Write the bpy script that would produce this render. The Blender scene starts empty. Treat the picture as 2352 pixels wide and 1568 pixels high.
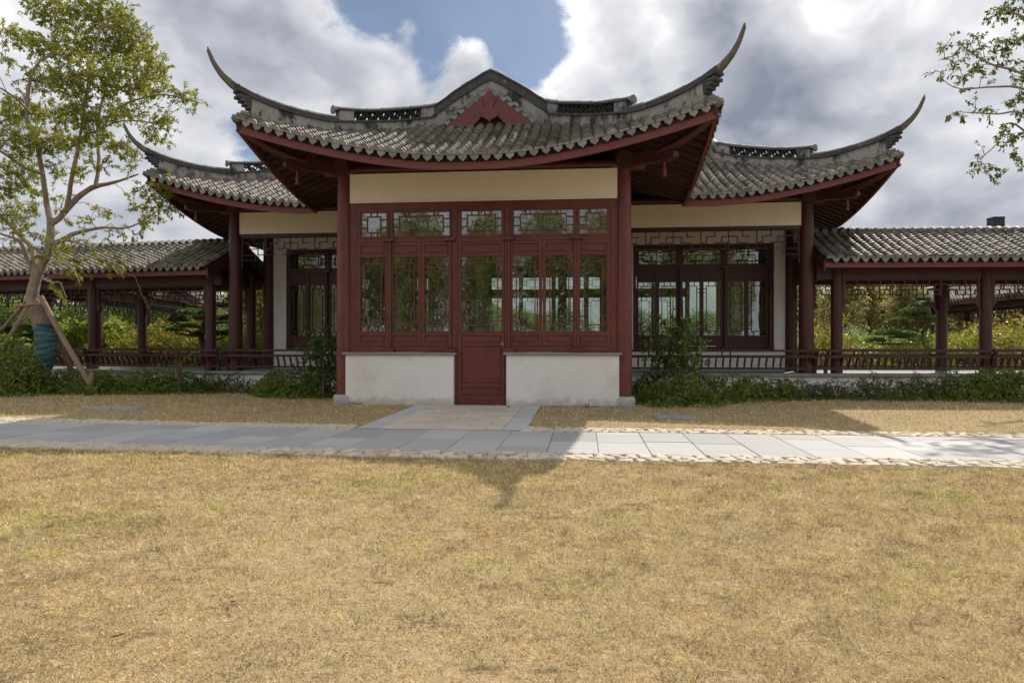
import bpy, math, random
import numpy as np
from mathutils import Vector, Matrix
R = math.radians
rng = np.random.default_rng(7); random.seed(7)
S = bpy.context.scene
COL = S.collection

# ------------------------------------------------------------------ camera, world, sun, exposure
FPX, CXP, HZ, EYE = 1568.0, 1176.0, 786.0, 1.15          # measured in a 2352 px wide copy of the photograph
cam = bpy.data.objects.new('camera', bpy.data.cameras.new('camera'))
COL.objects.link(cam)
cam.location = (0, 0, EYE); cam.rotation_euler = (R(90), 0, 0)
cam.data.sensor_width = 36.0; cam.data.lens = 24.0
cam.data.shift_y = 2.0/2352
cam.data.clip_start = 0.05; cam.data.clip_end = 3000
S.camera = cam

SUN_DIR = Vector((0.612, 0.958, 1.0)).normalized()         # towards the sun: behind the roof, to the right
SUN_EL = math.asin(SUN_DIR.z); SUN_AZ = math.atan2(SUN_DIR.x, SUN_DIR.y)
sl = bpy.data.lights.new('sun', 'SUN'); sl.energy = 2.0; sl.angle = R(0.55); sl.color = (1.0, 0.93, 0.82)
sun = bpy.data.objects.new('sun', sl); COL.objects.link(sun)
sun.rotation_euler = (-SUN_DIR).to_track_quat('-Z', 'Y').to_euler()

W = bpy.data.worlds.new('World'); S.world = W; W.use_nodes = True
nt = W.node_tree; nt.nodes.clear()
def N(t, **k):
    n = nt.nodes.new(t)
    for a, b in k.items():
        if a == 'inp':
            for i, v in b.items(): n.inputs[i].default_value = v
        else: setattr(n, a, b)
    return n
def lk(a, b): nt.links.new(a, b)
def math_(op, a, b=None, clamp=False):
    n = N('ShaderNodeMath', operation=op, use_clamp=clamp)
    for i, v in enumerate((a, b)):
        if v is None: continue
        if isinstance(v, (int, float)): n.inputs[i].default_value = v
        else: lk(v, n.inputs[i])
    return n.outputs[0]
def skydir(px, py):
    return Vector(((px-CXP)/FPX, 1, (HZ-py)/FPX)).normalized()
def build_world():
    tc = N('ShaderNodeTexCoord'); d = tc.outputs['Generated']
    sky = N('ShaderNodeTexSky', sky_type='NISHITA', sun_disc=False, sun_elevation=SUN_EL, sun_rotation=SUN_AZ,
            air_density=1.0, dust_density=0.6, ozone_density=2.0, altitude=50)
    sk = N('ShaderNodeVectorMath', operation='SCALE'); lk(sky.outputs[0], sk.inputs[0]); sk.inputs['Scale'].default_value = 0.036
    mp = N('ShaderNodeMapping'); lk(d, mp.inputs[0]); mp.inputs['Scale'].default_value = (1, 1, 1.35); mp.inputs['Location'].default_value = (3.1, 1.7, 0.6)
    def noise(vec, scale, detail=9, rough=0.58, dist=0.0):
        n = N('ShaderNodeTexNoise'); n.noise_dimensions = '3D'
        n.inputs['Scale'].default_value = scale; n.inputs['Detail'].default_value = detail
        n.inputs['Roughness'].default_value = rough; n.inputs['Distortion'].default_value = dist
        lk(vec, n.inputs['Vector']); return n.outputs['Fac']
    warp = N('ShaderNodeTexNoise'); warp.inputs['Scale'].default_value = 6; warp.inputs['Detail'].default_value = 5; lk(mp.outputs[0], warp.inputs['Vector'])
    wv = N('ShaderNodeVectorMath', operation='MULTIPLY_ADD'); lk(warp.outputs['Color'], wv.inputs[0]); wv.inputs[1].default_value = (.12, .12, .12); lk(mp.outputs[0], wv.inputs[2])
    base = wv.outputs[0]
    off = N('ShaderNodeVectorMath', operation='ADD'); lk(base, off.inputs[0]); off.inputs[1].default_value = (0.016, 0.0, 0.050)
    d1 = noise(base, 6.0, 11, .64)
    s1 = noise(base, 4.2, 4, .50); s2 = noise(off.outputs[0], 4.2, 4, .50)
    big = noise(mp.outputs[0], 1.9, 3, 0.5)
    fine = noise(base, 15, 6, 0.60)
    def blob(px, py, k):                               # where this day's clouds stand, as directions in the sky
        dt = N('ShaderNodeVectorMath', operation='DOT_PRODUCT'); lk(d, dt.inputs[0]); dt.inputs[1].default_value = skydir(px, py)
        e = math_('MULTIPLY', math_('SUBTRACT', dt.outputs['Value'], 1.0), k)
        return math_('POWER', 2.718, e)
    def total(lst):
        acc = None
        for px, py, k, g in lst:
            b = math_('MULTIPLY', blob(px, py, k), g)
            acc = b if acc is None else math_('ADD', acc, b)
        return acc
    cover = total([(1000, -40, 150, -.46), (1180, 55, 420, -.40), (1250, 95, 1500, -.16), (1205, 165, 2600, -.26), (815, 20, 900, -.32), (985, 125, 2500, -.10), (985, 200, 3000, -.10), (620, 335, 500, -.30), (720, 240, 1500, -.05), (2060, 640, 500, -.08),
                   (1085, 165, 900, .33), (1090, 100, 4000, .14), (895, 200, 1000, .28), (840, 170, 900, .10), (945, 55, 5000, .20), (800, 120, 600, .12), (1500, 90, 160, .12), (1290, 210, 1500, .16), (430, 120, 30, .06), (1900, 160, 26, .10), (700, 160, 200, .10)])
    cov = math_('ADD', math_('ADD', math_('MULTIPLY', d1, .85), math_('MULTIPLY', big, 0.15)), cover); cov = math_('ADD', cov, 0.10)
    cov = math_('ADD', cov, math_('MULTIPLY', fine, 0.17))
    sx = N('ShaderNodeSeparateXYZ'); lk(d, sx.inputs[0])                # haze and piled-up cloud towards the horizon
    cov = math_('ADD', cov, math_('MULTIPLY', math_('SUBTRACT', 1.0, math_('MULTIPLY', sx.outputs['Z'], 4.2), True), 0.30))
    mr = N('ShaderNodeMapRange', interpolation_type='SMOOTHSTEP'); lk(cov, mr.inputs['Value'])
    mr.inputs['From Min'].default_value = 0.47; mr.inputs['From Max'].default_value = 0.66; mr.inputs['To Min'].default_value = .06
    light = total([(1085, 120, 1500, .30), (895, 190, 1500, .24), (1380, 70, 350, .26), (1560, 110, 700, .22), (1500, 10, 500, .16), (1880, 60, 500, .36), (2080, 20, 260, .36), (2290, 30, 200, .26), (430, 230, 70, .14), (770, 110, 500, .12), (1270, 190, 1500, .22), (1950, 340, 500, .18), (2050, 440, 700, .14), (420, 120, 900, .12),
                   (1960, 220, 120, -.34), (1790, 210, 400, -.22), (600, 20, 180, -.22), (2230, 420, 90, -.12), (1640, 40, 900, -.26), (1420, 150, 900, -.14), (350, 30, 250, -.10), (480, 150, 60, -.10), (560, 180, 400, -.08), (1100, 215, 1500, -.12), (2150, 200, 500, -.10)])
    rel = math_('MULTIPLY', math_('SUBTRACT', s1, s2), 1.9)
    edge = N('ShaderNodeMapRange'); lk(cov, edge.inputs['Value']); edge.inputs['From Min'].default_value = .54; edge.inputs['From Max'].default_value = .80; edge.inputs['To Min'].default_value = .22; edge.inputs['To Max'].default_value = -.06
    lum = math_('ADD', math_('ADD', math_('ADD', 0.52, rel), light), math_('MULTIPLY', math_('SUBTRACT', fine, 0.5), 0.26))
    lum = math_('ADD', lum, math_('MULTIPLY', math_('SUBTRACT', d1, 0.5), 0.35))
    lum = math_('ADD', lum, edge.outputs[0])
    cr = N('ShaderNodeValToRGB'); lk(lum, cr.inputs[0])
    el = cr.color_ramp.elements
    el[0].position = 0.0; el[0].color = (.115, .127, .160, 1)
    el[1].position = 1.0; el[1].color = (.60, .60, .595, 1)
    e = el.new(0.35); e.color = (.232, .242, .272, 1)
    e = el.new(0.68); e.color = (.365, .368, .38, 1)
    mx = N('ShaderNodeMix', data_type='RGBA'); lk(mr.outputs[0], mx.inputs['Factor'])
    lk(sk.outputs[0], mx.inputs['A']); lk(cr.outputs[0], mx.inputs['B'])
    bg = N('ShaderNodeBackground'); lk(mx.outputs['Result'], bg.inputs['Color']); bg.inputs['Strength'].default_value = 1.0
    out = N('ShaderNodeOutputWorld'); lk(bg.outputs[0], out.inputs['Surface'])
build_world()
W.cycles.sampling_method = 'MANUAL'; W.cycles.sample_map_resolution = 512

S.view_settings.view_transform = 'Standard'; S.view_settings.look = 'None'
S.view_settings.gamma = 1.0; S.view_settings.exposure = 1.18; S.view_settings.use_curve_mapping = False
S.render.engine = 'CYCLES'
S.cycles.max_bounces = 8; S.cycles.diffuse_bounces = 4; S.cycles.glossy_bounces = 4; S.cycles.transparent_max_bounces = 12
S.cycles.caustics_reflective = False; S.cycles.caustics_refractive = False
S.cycles.use_denoising = True

# ------------------------------------------------------------------ helpers
def unpx(px, py, d):
    return Vector(((px-CXP)/FPX*d, d, EYE+(HZ-py)/FPX*d))

class MB:
    def __init__(s): s.v = []; s.f = []; s.c = []
    def add(s, vs, fs, c=None):
        b = len(s.v); s.v += [tuple(p) for p in vs]; s.f += [tuple(i+b for i in f) for f in fs]
        s.c += [c if c is not None else (1, 1, 1)]*len(vs)
        return s
    def box(s, x0, x1, y0, y1, z0, z1, c=None):
        s.add([(x0,y0,z0),(x1,y0,z0),(x1,y1,z0),(x0,y1,z0),(x0,y0,z1),(x1,y0,z1),(x1,y1,z1),(x0,y1,z1)],
              [(0,3,2,1),(4,5,6,7),(0,1,5,4),(1,2,6,5),(2,3,7,6),(3,0,4,7)], c); return s
    def slab(s, x0, x1, y0, y1, z0, z1, ch=.006, c=None):      # box with a worn (chamfered) top edge
        v = [(x0,y0,z0),(x1,y0,z0),(x1,y1,z0),(x0,y1,z0),(x0,y0,z1-ch),(x1,y0,z1-ch),(x1,y1,z1-ch),(x0,y1,z1-ch),
             (x0+ch,y0+ch,z1),(x1-ch,y0+ch,z1),(x1-ch,y1-ch,z1),(x0+ch,y1-ch,z1)]
        s.add(v, [(0,3,2,1),(8,9,10,11)]+[(i,(i+1)%4,4+(i+1)%4,4+i) for i in range(4)]+[(4+i,4+(i+1)%4,8+(i+1)%4,8+i) for i in range(4)], c); return s
    def ring(s, x0, x1, z0, z1, w, y0, y1, wz=None):           # butt-jointed rectangular frame
        wz = wz or w
        s.box(x0, x0+w, y0, y1, z0, z1); s.box(x1-w, x1, y0, y1, z0, z1)
        s.box(x0+w, x1-w, y0+.002, y1-.002, z0, z0+wz); s.box(x0+w, x1-w, y0+.002, y1-.002, z1-wz, z1); return s
    def tube(s, pts, rad, n=10, cap=True, c=None):
        pts = [Vector(p) for p in pts]; m = len(pts)
        rad = [rad]*m if isinstance(rad, (int, float)) else rad
        vs = []; up0 = None
        for i, p in enumerate(pts):
            t = (pts[min(i+1, m-1)]-pts[max(i-1, 0)]).normalized()
            if up0 is None: up0 = t.orthogonal().normalized()
            a = (up0 - t*up0.dot(t))
            a = a.normalized() if a.length > 1e-4 else t.orthogonal().normalized()
            up0 = a; b = t.cross(a)
            for k in range(n):
                q = 2*math.pi*k/n; vs.append(p + (a*math.cos(q)+b*math.sin(q))*rad[i])
        fs = [(i*n+k, i*n+(k+1) % n, (i+1)*n+(k+1) % n, (i+1)*n+k) for i in range(m-1) for k in range(n)]
        if cap: fs += [tuple(range(n))[::-1], tuple(range((m-1)*n, m*n))]
        s.add(vs, fs, c); return s
    def sweep(s, secs, closed=True, cap=True, c=None):         # secs: list of equal-length cross-section loops
        n = len(secs[0]); vs = [p for q in secs for p in q]; m = len(secs)
        rn = n if closed else n-1
        fs = [(i*n+k, i*n+(k+1) % n, (i+1)*n+(k+1) % n, (i+1)*n+k) for i in range(m-1) for k in range(rn)]
        if cap and closed: fs += [tuple(range(n))[::-1], tuple(range((m-1)*n, m*n))]
        s.add(vs, fs, c); return s
    def poly(s, pts, y0, y1, c=None):                           # x,z outline extruded along y
        n = len(pts); vs = [(x, y0, z) for x, z in pts]+[(x, y1, z) for x, z in pts]
        s.add(vs, [tuple(range(n)), tuple(range(2*n-1, n-1, -1))]+[(i, n+i, n+(i+1) % n, (i+1) % n) for i in range(n)], c); return s
    def lathe(s, prof, cx=0, cy=0, n=16, c=None):
        vs = [(cx+r*math.cos(2*math.pi*k/n), cy+r*math.sin(2*math.pi*k/n), z) for r, z in prof for k in range(n)]
        fs = [(i*n+k, i*n+(k+1) % n, (i+1)*n+(k+1) % n, (i+1)*n+k) for i in range(len(prof)-1) for k in range(n)]
        fs += [tuple(range(n))[::-1], tuple(range((len(prof)-1)*n, len(prof)*n))]
        s.add(vs, fs, c); return s
    def mesh(s, name, smooth=False, col=False):
        m = bpy.data.meshes.new(name); m.from_pydata(s.v, [], s.f); m.update()
        if smooth:
            m.polygons.foreach_set('use_smooth', np.ones(len(m.polygons), dtype=bool))
            m.set_sharp_from_angle(angle=R(40)) if hasattr(m, 'set_sharp_from_angle') else None
        if col:
            a = m.color_attributes.new('Col', 'FLOAT_COLOR', 'POINT')
            a.data.foreach_set('color', np.hstack([np.array(s.c, dtype=np.float32), np.ones((len(s.c), 1), np.float32)]).ravel())
        return m

def ob(name, mesh, mat, parent=None, loc=None, rotz=None):
    if isinstance(mesh, MB): mesh = mesh.mesh(name)
    o = bpy.data.objects.new(name, mesh)
    if mat and not mesh.materials: mesh.materials.append(mat)
    COL.objects.link(o)
    if parent: o.parent = parent
    if loc is not None: o.location = loc
    if rotz is not None: o.rotation_euler = (0, 0, rotz)
    return o
def empty(name, parent=None, loc=(0, 0, 0), rotz=0):
    o = bpy.data.objects.new(name, None); COL.objects.link(o); o.location = loc; o.rotation_euler = (0, 0, rotz)
    o.empty_display_size = .1
    if parent: o.parent = parent
    return o
def tag(o, label, cat, group=None, kind=None):
    o['label'] = label; o['category'] = cat
    if group: o['group'] = group
    if kind: o['kind'] = kind
    return o
def struct(o, kind='structure'): o['kind'] = kind; return o

def quads_mesh(name, V, Q, C=None):
    V = np.asarray(V, np.float32); Q = np.asarray(Q, np.int32)
    m = bpy.data.meshes.new(name); m.vertices.add(len(V)); m.vertices.foreach_set('co', V.ravel())
    k = Q.shape[1]; m.loops.add(Q.size); m.loops.foreach_set('vertex_index', Q.ravel())
    m.polygons.add(len(Q)); m.polygons.foreach_set('loop_start', np.arange(0, Q.size, k, dtype=np.int32))
    if C is not None:
        a = m.color_attributes.new('Col', 'FLOAT_COLOR', 'POINT')
        a.data.foreach_set('color', np.hstack([C, np.ones((len(C), 1))]).astype(np.float32).ravel())
    m.update(calc_edges=True); return m
def unit(a): return a/np.maximum(np.linalg.norm(a, axis=1, keepdims=True), 1e-6)
def leaf_arrays(P, A, Nn, L, Wd, C, fold=0.18):
    """P base points, A axis, Nn rough normal, L length, Wd width, C colour: one folded quad per leaf"""
    A = unit(A); B = unit(np.cross(Nn, A)); U = np.cross(A, B)
    L = np.asarray(L)[:, None]; Wd = np.asarray(Wd)[:, None]
    v0 = P; v2 = P+A*L - U*L*0.12
    v1 = P+A*L*.48+B*Wd*.5+U*Wd*fold; v3 = P+A*L*.48-B*Wd*.5+U*Wd*fold
    V = np.stack([v0, v1, v2, v3], 1).reshape(-1, 3)
    Q = np.arange(len(V)).reshape(-1, 4)
    return V, Q, np.repeat(C, 4, 0)
def join(parts):
    Vs, Qs, Cs, b = [], [], [], 0
    for V, Q, C in parts: Vs.append(V); Qs.append(Q+b); Cs.append(C); b += len(V)
    return np.concatenate(Vs), np.concatenate(Qs), np.concatenate(Cs)
def pal(n, cols, w=None, var=.15):
    cols = np.array(cols); k = rng.choice(len(cols), n, p=w)
    return np.clip(cols[k]*(1+rng.uniform(-var, var, (n, 1))), 0, 1)

# ------------------------------------------------------------------ materials
def mat(name, col, rough=.6, var=.12, scale=6, bump=0.0, bscale=60, attr=False, rnd=0.0, transl=0.0, spec=.4, stain=None, stretch=None, coat=0, world=False, splash=None):
    m = bpy.data.materials.new(name); m.use_nodes = True; t = m.node_tree; n = t.nodes; L = t.links
    p = n['Principled BSDF']; p.inputs['Roughness'].default_value = rough; p.inputs['Specular IOR Level'].default_value = spec
    p.inputs['Coat Weight'].default_value = coat
    tc = n.new('ShaderNodeTexCoord'); src = tc.outputs['Object']
    if world: g = n.new('ShaderNodeNewGeometry'); src = g.outputs['Position']
    if stretch:
        mp = n.new('ShaderNodeMapping'); mp.inputs['Scale'].default_value = stretch; L.new(src, mp.inputs[0]); src = mp.outputs[0]
    nz = n.new('ShaderNodeTexNoise'); nz.inputs['Scale'].default_value = scale; nz.inputs['Detail'].default_value = 8; nz.inputs['Roughness'].default_value = .62; L.new(src, nz.inputs['Vector'])
    mr = n.new('ShaderNodeMapRange'); L.new(nz.outputs['Fac'], mr.inputs['Value'])
    mr.inputs['From Min'].default_value = .25; mr.inputs['From Max'].default_value = .75
    mr.inputs['To Min'].default_value = 1-var; mr.inputs['To Max'].default_value = 1+var
    fac = mr.outputs[0]
    if rnd:
        oi = n.new('ShaderNodeObjectInfo'); m2 = n.new('ShaderNodeMapRange'); L.new(oi.outputs['Random'], m2.inputs['Value'])
        m2.inputs['To Min'].default_value = 1-rnd; m2.inputs['To Max'].default_value = 1+rnd
        mm = n.new('ShaderNodeMath'); mm.operation = 'MULTIPLY'; L.new(fac, mm.inputs[0]); L.new(m2.outputs[0], mm.inputs[1]); fac = mm.outputs[0]
    sc = n.new('ShaderNodeVectorMath'); sc.operation = 'SCALE'; L.new(fac, sc.inputs['Scale'])
    if attr:
        at = n.new('ShaderNodeAttribute'); at.attribute_name = 'Col'
        ml = n.new('ShaderNodeVectorMath'); ml.operation = 'MULTIPLY'; ml.inputs[1].default_value = col[:3]; L.new(at.outputs['Color'], ml.inputs[0]); L.new(ml.outputs[0], sc.inputs[0])
    else: sc.inputs[0].default_value = col[:3]
    c = sc.outputs[0]
    for st in (stain or []):                             # (colour, scale, threshold, softness, stretch)
        scol, sscale, th, soft, sst = st
        mp = n.new('ShaderNodeMapping'); mp.inputs['Scale'].default_value = sst; L.new(src if not stretch else tc.outputs['Object'], mp.inputs[0])
        z = n.new('ShaderNodeTexNoise'); z.inputs['Scale'].default_value = sscale; z.inputs['Detail'].default_value = 9; z.inputs['Roughness'].default_value = .68; L.new(mp.outputs[0], z.inputs['Vector'])
        r = n.new('ShaderNodeMapRange'); r.interpolation_type = 'SMOOTHSTEP'; L.new(z.outputs['Fac'], r.inputs['Value'])
        r.inputs['From Min'].default_value = th; r.inputs['From Max'].default_value = th+soft
        x = n.new('ShaderNodeMix'); x.data_type = 'RGBA'; L.new(r.outputs[0], x.inputs['Factor']); L.new(c, x.inputs['A']); x.inputs['B'].default_value = (*scol, 1); c = x.outputs['Result']
    if splash:                                            # rain-splash dirt, ragged upper edge
        sp = n.new('ShaderNodeSeparateXYZ'); L.new(tc.outputs['Object'], sp.inputs[0])
        z = n.new('ShaderNodeTexNoise'); z.inputs['Scale'].default_value = 6; z.inputs['Detail'].default_value = 8; L.new(tc.outputs['Object'], z.inputs['Vector'])
        a = n.new('ShaderNodeMath'); a.operation = 'MULTIPLY_ADD'; L.new(z.outputs['Fac'], a.inputs[0]); a.inputs[1].default_value = -.45; L.new(sp.outputs['Z'], a.inputs[2])
        r = n.new('ShaderNodeMapRange'); r.interpolation_type = 'SMOOTHSTEP'; L.new(a.outputs[0], r.inputs['Value']); r.inputs['From Min'].default_value = -.20; r.inputs['From Max'].default_value = -.02; r.inputs['To Min'].default_value = .75; r.inputs['To Max'].default_value = 0
        x = n.new('ShaderNodeMix'); x.data_type = 'RGBA'; L.new(r.outputs[0], x.inputs['Factor']); L.new(c, x.inputs['A']); x.inputs['B'].default_value = (*splash, 1); c = x.outputs['Result']
    L.new(c, p.inputs['Base Color'])
    if bump:
        b = n.new('ShaderNodeBump'); b.inputs['Strength'].default_value = 1; b.inputs['Distance'].default_value = bump
        z = n.new('ShaderNodeTexNoise'); z.inputs['Scale'].default_value = bscale; z.inputs['Detail'].default_value = 6; L.new(src, z.inputs['Vector'])
        L.new(z.outputs['Fac'], b.inputs['Height']); L.new(b.outputs[0], p.inputs['Normal'])
    if transl:
        tr = n.new('ShaderNodeBsdfTranslucent'); L.new(c, tr.inputs['Color'])
        mx = n.new('ShaderNodeMixShader'); mx.inputs[0].default_value = transl
        L.new(p.outputs[0], mx.inputs[1]); L.new(tr.outputs[0], mx.inputs[2]); L.new(mx.outputs[0], n['Material Output'].inputs['Surface'])
    return m
def glass_mat(name, refl):
    m = bpy.data.materials.new(name); m.use_nodes = True; t = m.node_tree; n = t.nodes; L = t.links; n.remove(n['Principled BSDF'])
    tr = n.new('ShaderNodeBsdfTransparent'); tr.inputs[0].default_value = (.86, .9, .87, 1)
    gl = n.new('ShaderNodeBsdfGlossy'); gl.inputs['Roughness'].default_value = 0.0
    tc = n.new('ShaderNodeTexCoord'); z = n.new('ShaderNodeTexNoise'); z.inputs['Scale'].default_value = 2.5; z.inputs['Detail'].default_value = 2; L.new(tc.outputs['Object'], z.inputs['Vector'])
    b = n.new('ShaderNodeBump'); b.inputs['Distance'].default_value = .006; b.inputs['Strength'].default_value = .6; L.new(z.outputs['Fac'], b.inputs['Height']); L.new(b.outputs[0], gl.inputs['Normal'])
    fr = n.new('ShaderNodeFresnel'); fr.inputs['IOR'].default_value = 1.5
    a = n.new('ShaderNodeMath'); a.operation = 'ADD'; a.use_clamp = True; L.new(fr.outputs[0], a.inputs[0]); a.inputs[1].default_value = refl
    mx = n.new('ShaderNodeMixShader'); L.new(a.outputs[0], mx.inputs[0]); L.new(tr.outputs[0], mx.inputs[1]); L.new(gl.outputs[0], mx.inputs[2])
    L.new(mx.outputs[0], n['Material Output'].inputs['Surface']); return m

MAROON = mat('maroon_paint', (.148, .038, .029), .42, .28, 4, .0012, 45, spec=.45, rnd=.06, stain=[((.20, .085, .07), 22, .68, .1, (1, 1, .3)), ((.07, .02, .018), 3, .62, .3, (1, 1, .35))])
MAROON_SHADED = mat('shaded_maroon_paint', (.076, .024, .021), .42, .22, 5, .0012, 45, spec=.4, rnd=.08, stain=[((.045, .016, .015), 3, .6, .3, (1, 1, .35))])  # the same maroon paint, with the wings' shade put into its darker colour
FASCIA = mat('fascia_paint', (.19, .060, .058), .5, .14, 4, .001, 40, spec=.3, stain=[((.30, .12, .09), 30, .73, .05, (.6, 1, 1)), ((.11, .035, .036), 2.5, .6, .25, (2, 1, .4))])
PLASTER = mat('white_plaster', (.84, .81, .775), .85, .05, 3, .003, 25, spec=.2, stain=[((.68, .64, .58), 1.3, .50, .30, (1, 1, .8)), ((.60, .55, .48), 7, .64, .10, (1.6, 1.6, .22)), ((.38, .34, .28), 34, .74, .05, (1, 1, 1))], splash=(.50, .44, .35))
CREAM = mat('cream_plaster', (.90, .80, .62), .85, .05, 3, .003, 25, spec=.2, stain=[((.82, .71, .54), 2.2, .62, .25, (1, 1, .4))])
TILE = mat('grey_clay_tile', (.235, .212, .178), .62, .28, 14, .003, 70, attr=True, spec=.35, stain=[((.075, .073, .068), 1.4, .57, .12, (1, 1, 1)), ((.06, .06, .058), 5, .60, .16, (1, 1, 1)), ((.33, .32, .28), 30, .64, .14, (1, 1, 1))])
PAN = mat('dark_pan_tile', (.085, .082, .075), .75, .3, 14, .003, 70, spec=.2)
DRIP = mat('pale_drip_tile', (.235, .235, .225), .6, .25, 30, .004, 90, rnd=.25, spec=.35, stain=[((.10, .10, .1), 25, .6, .15, (1, 1, 1))])
RIDGE = mat('weathered_ridge_plaster', (.36, .345, .31), .85, .18, 5, .006, 30, spec=.2, stain=[((.055, .056, .06), 2.6, .47, .15, (1, 1, .8)), ((.07, .07, .07), 9, .57, .12, (1, 1, .4)), ((.50, .47, .42), 7, .66, .12, (1, 1, .5))])
RIDGE_D = mat('blackened_ridge_moulding', (.082, .083, .085), .8, .3, 7, .004, 40, spec=.25, stain=[((.27, .265, .24), 6, .58, .15, (1, 1, 1))])
CAP = mat('ridge_cap_tile', (.21, .215, .20), .55, .25, 8, .003, 50, rnd=.18, spec=.4, stain=[((.09, .09, .09), 6, .58, .14, (1, 1, 1)), ((.24, .26, .17), 9, .62, .12, (1, 1, 1))])
SOFFIT = mat('dark_soffit_board', (.045, .026, .024), .7, .25, 8, spec=.2)
RAFTER = mat('rafter_timber', (.075, .038, .034), .6, .25, 8, spec=.25, rnd=.2)
GLASS = glass_mat('window_glass', .15)
GLASS_B = glass_mat('thin_glass', .03)
STONE = mat('grey_sill_stone', (.27, .27, .265), .7, .25, 9, .006, 30, stain=[((.10, .10, .11), 8, .58, .12, (1, 1, 1)), ((.40, .38, .34), 5, .62, .12, (1, 1, 1))])
DRUM = mat('carved_base_stone', (.45, .445, .43), .75, .15, 9, .006, 50, stain=[((.27, .27, .265), 3, .6, .2, (1, 1, 3))])
PAVER = mat('grey_granite_slab', (.42, .415, .405), .72, .10, 35, .002, 160, rnd=.16, stain=[((.50, .49, .48), 2.3, .66, .05, (1, .35, 1)), ((.35, .345, .335), 3, .6, .2, (1, 1, 1))])
BORDER = mat('pale_granite_border', (.50, .50, .49), .72, .10, 40, .002, 160, rnd=.06, stain=[((.33, .31, .27), 2.5, .6, .2, (1, 1, 1))])
BEIGE = mat('beige_granite_slab', (.60, .52, .43), .75, .12, 30, .002, 140, rnd=.09, stain=[((.34, .29, .23), 3, .60, .18, (1, 1, 1))])
SETT = mat('beige_sett_stone', (.58, .49, .38), .8, .2, 20, .006, 60, rnd=.22, stain=[((.36, .29, .21), 14, .58, .14, (1, 1, 1))])
JOINT = mat('sandy_joint_bed', (.27, .235, .19), .9, .3, 30, .01, 60)
INTERIOR = mat('interior_white_wall', (.84, .83, .79), .8, .04, 3)
INTFLOOR = mat('interior_stone_floor', (.20, .19, .18), .35, .15, 6)
SOIL = mat('garden_soil', (.12, .105, .06), .95, .35, 3, .02, 12, world=True, stain=[((.10, .14, .04), 1.2, .5, .2, (1, 1, 1))])
LAWN = mat('dry_lawn_thatch', (.42, .315, .175), .95, .35, 28, .012, 90, world=True, spec=.1, stain=[((.15, .11, .075), 3.0, .56, .14, (1, 2.2, 1)), ((.52, .42, .26), 45, .58, .12, (1, 1, 1)), ((.33, .31, .12), 1.1, .60, .2, (1, 1.5, 1))])
BLADE = mat('dry_grass_blade', (1, 1, 1), .75, .06, 4, attr=True, transl=.25, spec=.15)
LEAF = mat('tree_leaf', (1, 1, 1), .42, .08, 3, attr=True, transl=.55, spec=.45)
LEAF_S = mat('shrub_leaf', (1, 1, 1), .40, .08, 3, attr=True, transl=.46, spec=.45)
LEAF_F = mat('far_leaf', (1, 1, 1), .6, .1, 3, attr=True, transl=.60, spec=.2)
BARK = mat('tree_bark', (.30, .245, .18), .9, .3, 9, .02, 24, stretch=(1, 1, .5), stain=[((.13, .105, .08), 5, .58, .16, (1, 1, .5)), ((.36, .32, .26), 9, .64, .12, (1, 1, .6))])
TWIG = mat('twig_bark', (.13, .10, .07), .85, .2, 9)
POLE = mat('bare_pole_wood', (.27, .185, .13), .8, .25, 6, .006, 30, stain=[((.13, .09, .065), 8, .58, .14, (1, 1, .5)), ((.42, .34, .27), 9, .64, .12, (1, 1, .4))])
WRAP = mat('blue_green_wrap_cloth', (.085, .175, .185), .85, .35, 4, .022, 6, attr=True, stretch=(1.6, 1.6, 5))
COVER = mat('inspection_cover', (.30, .335, .335), .7, .2, 12, .004, 60)
HILL = mat('wooded_hillside', (.05, .085, .045), .95, .5, 1.2, world=True, stain=[((.10, .12, .05), .35, .5, .2, (1, 1, 1))])
BRASS = mat('padlock_brass', (.35, .30, .12), .4, .1, 30)
DARKSTONE = mat('dark_stone', (.035, .036, .04), .6, .3, 9)

# ------------------------------------------------------------------ roofs (shared by the hall, its porch and the covered walkways)
TH = R(5.55); OX, OY = -0.5867, 12.4
HX, HY, UC = 3.92, -1.38, 0.03           # porch eave half width, eave line, porch centre
HL, HRT, HV, HBACK = -7.75, 8.15, 2.02, 14.6
def prof(s): return (.4*s+.03*s*s) if s < 3 else 1.47+(s-3)*.52
def lift(a): return .71*max(0, 1-max(a, -.2)/3.6)**1.65
def fade(s): return max(0, 1-(max(s, 0)/3.6)**1.3)
def fz(s, a): return 4.15+prof(s)+lift(a)*fade(s)

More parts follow.
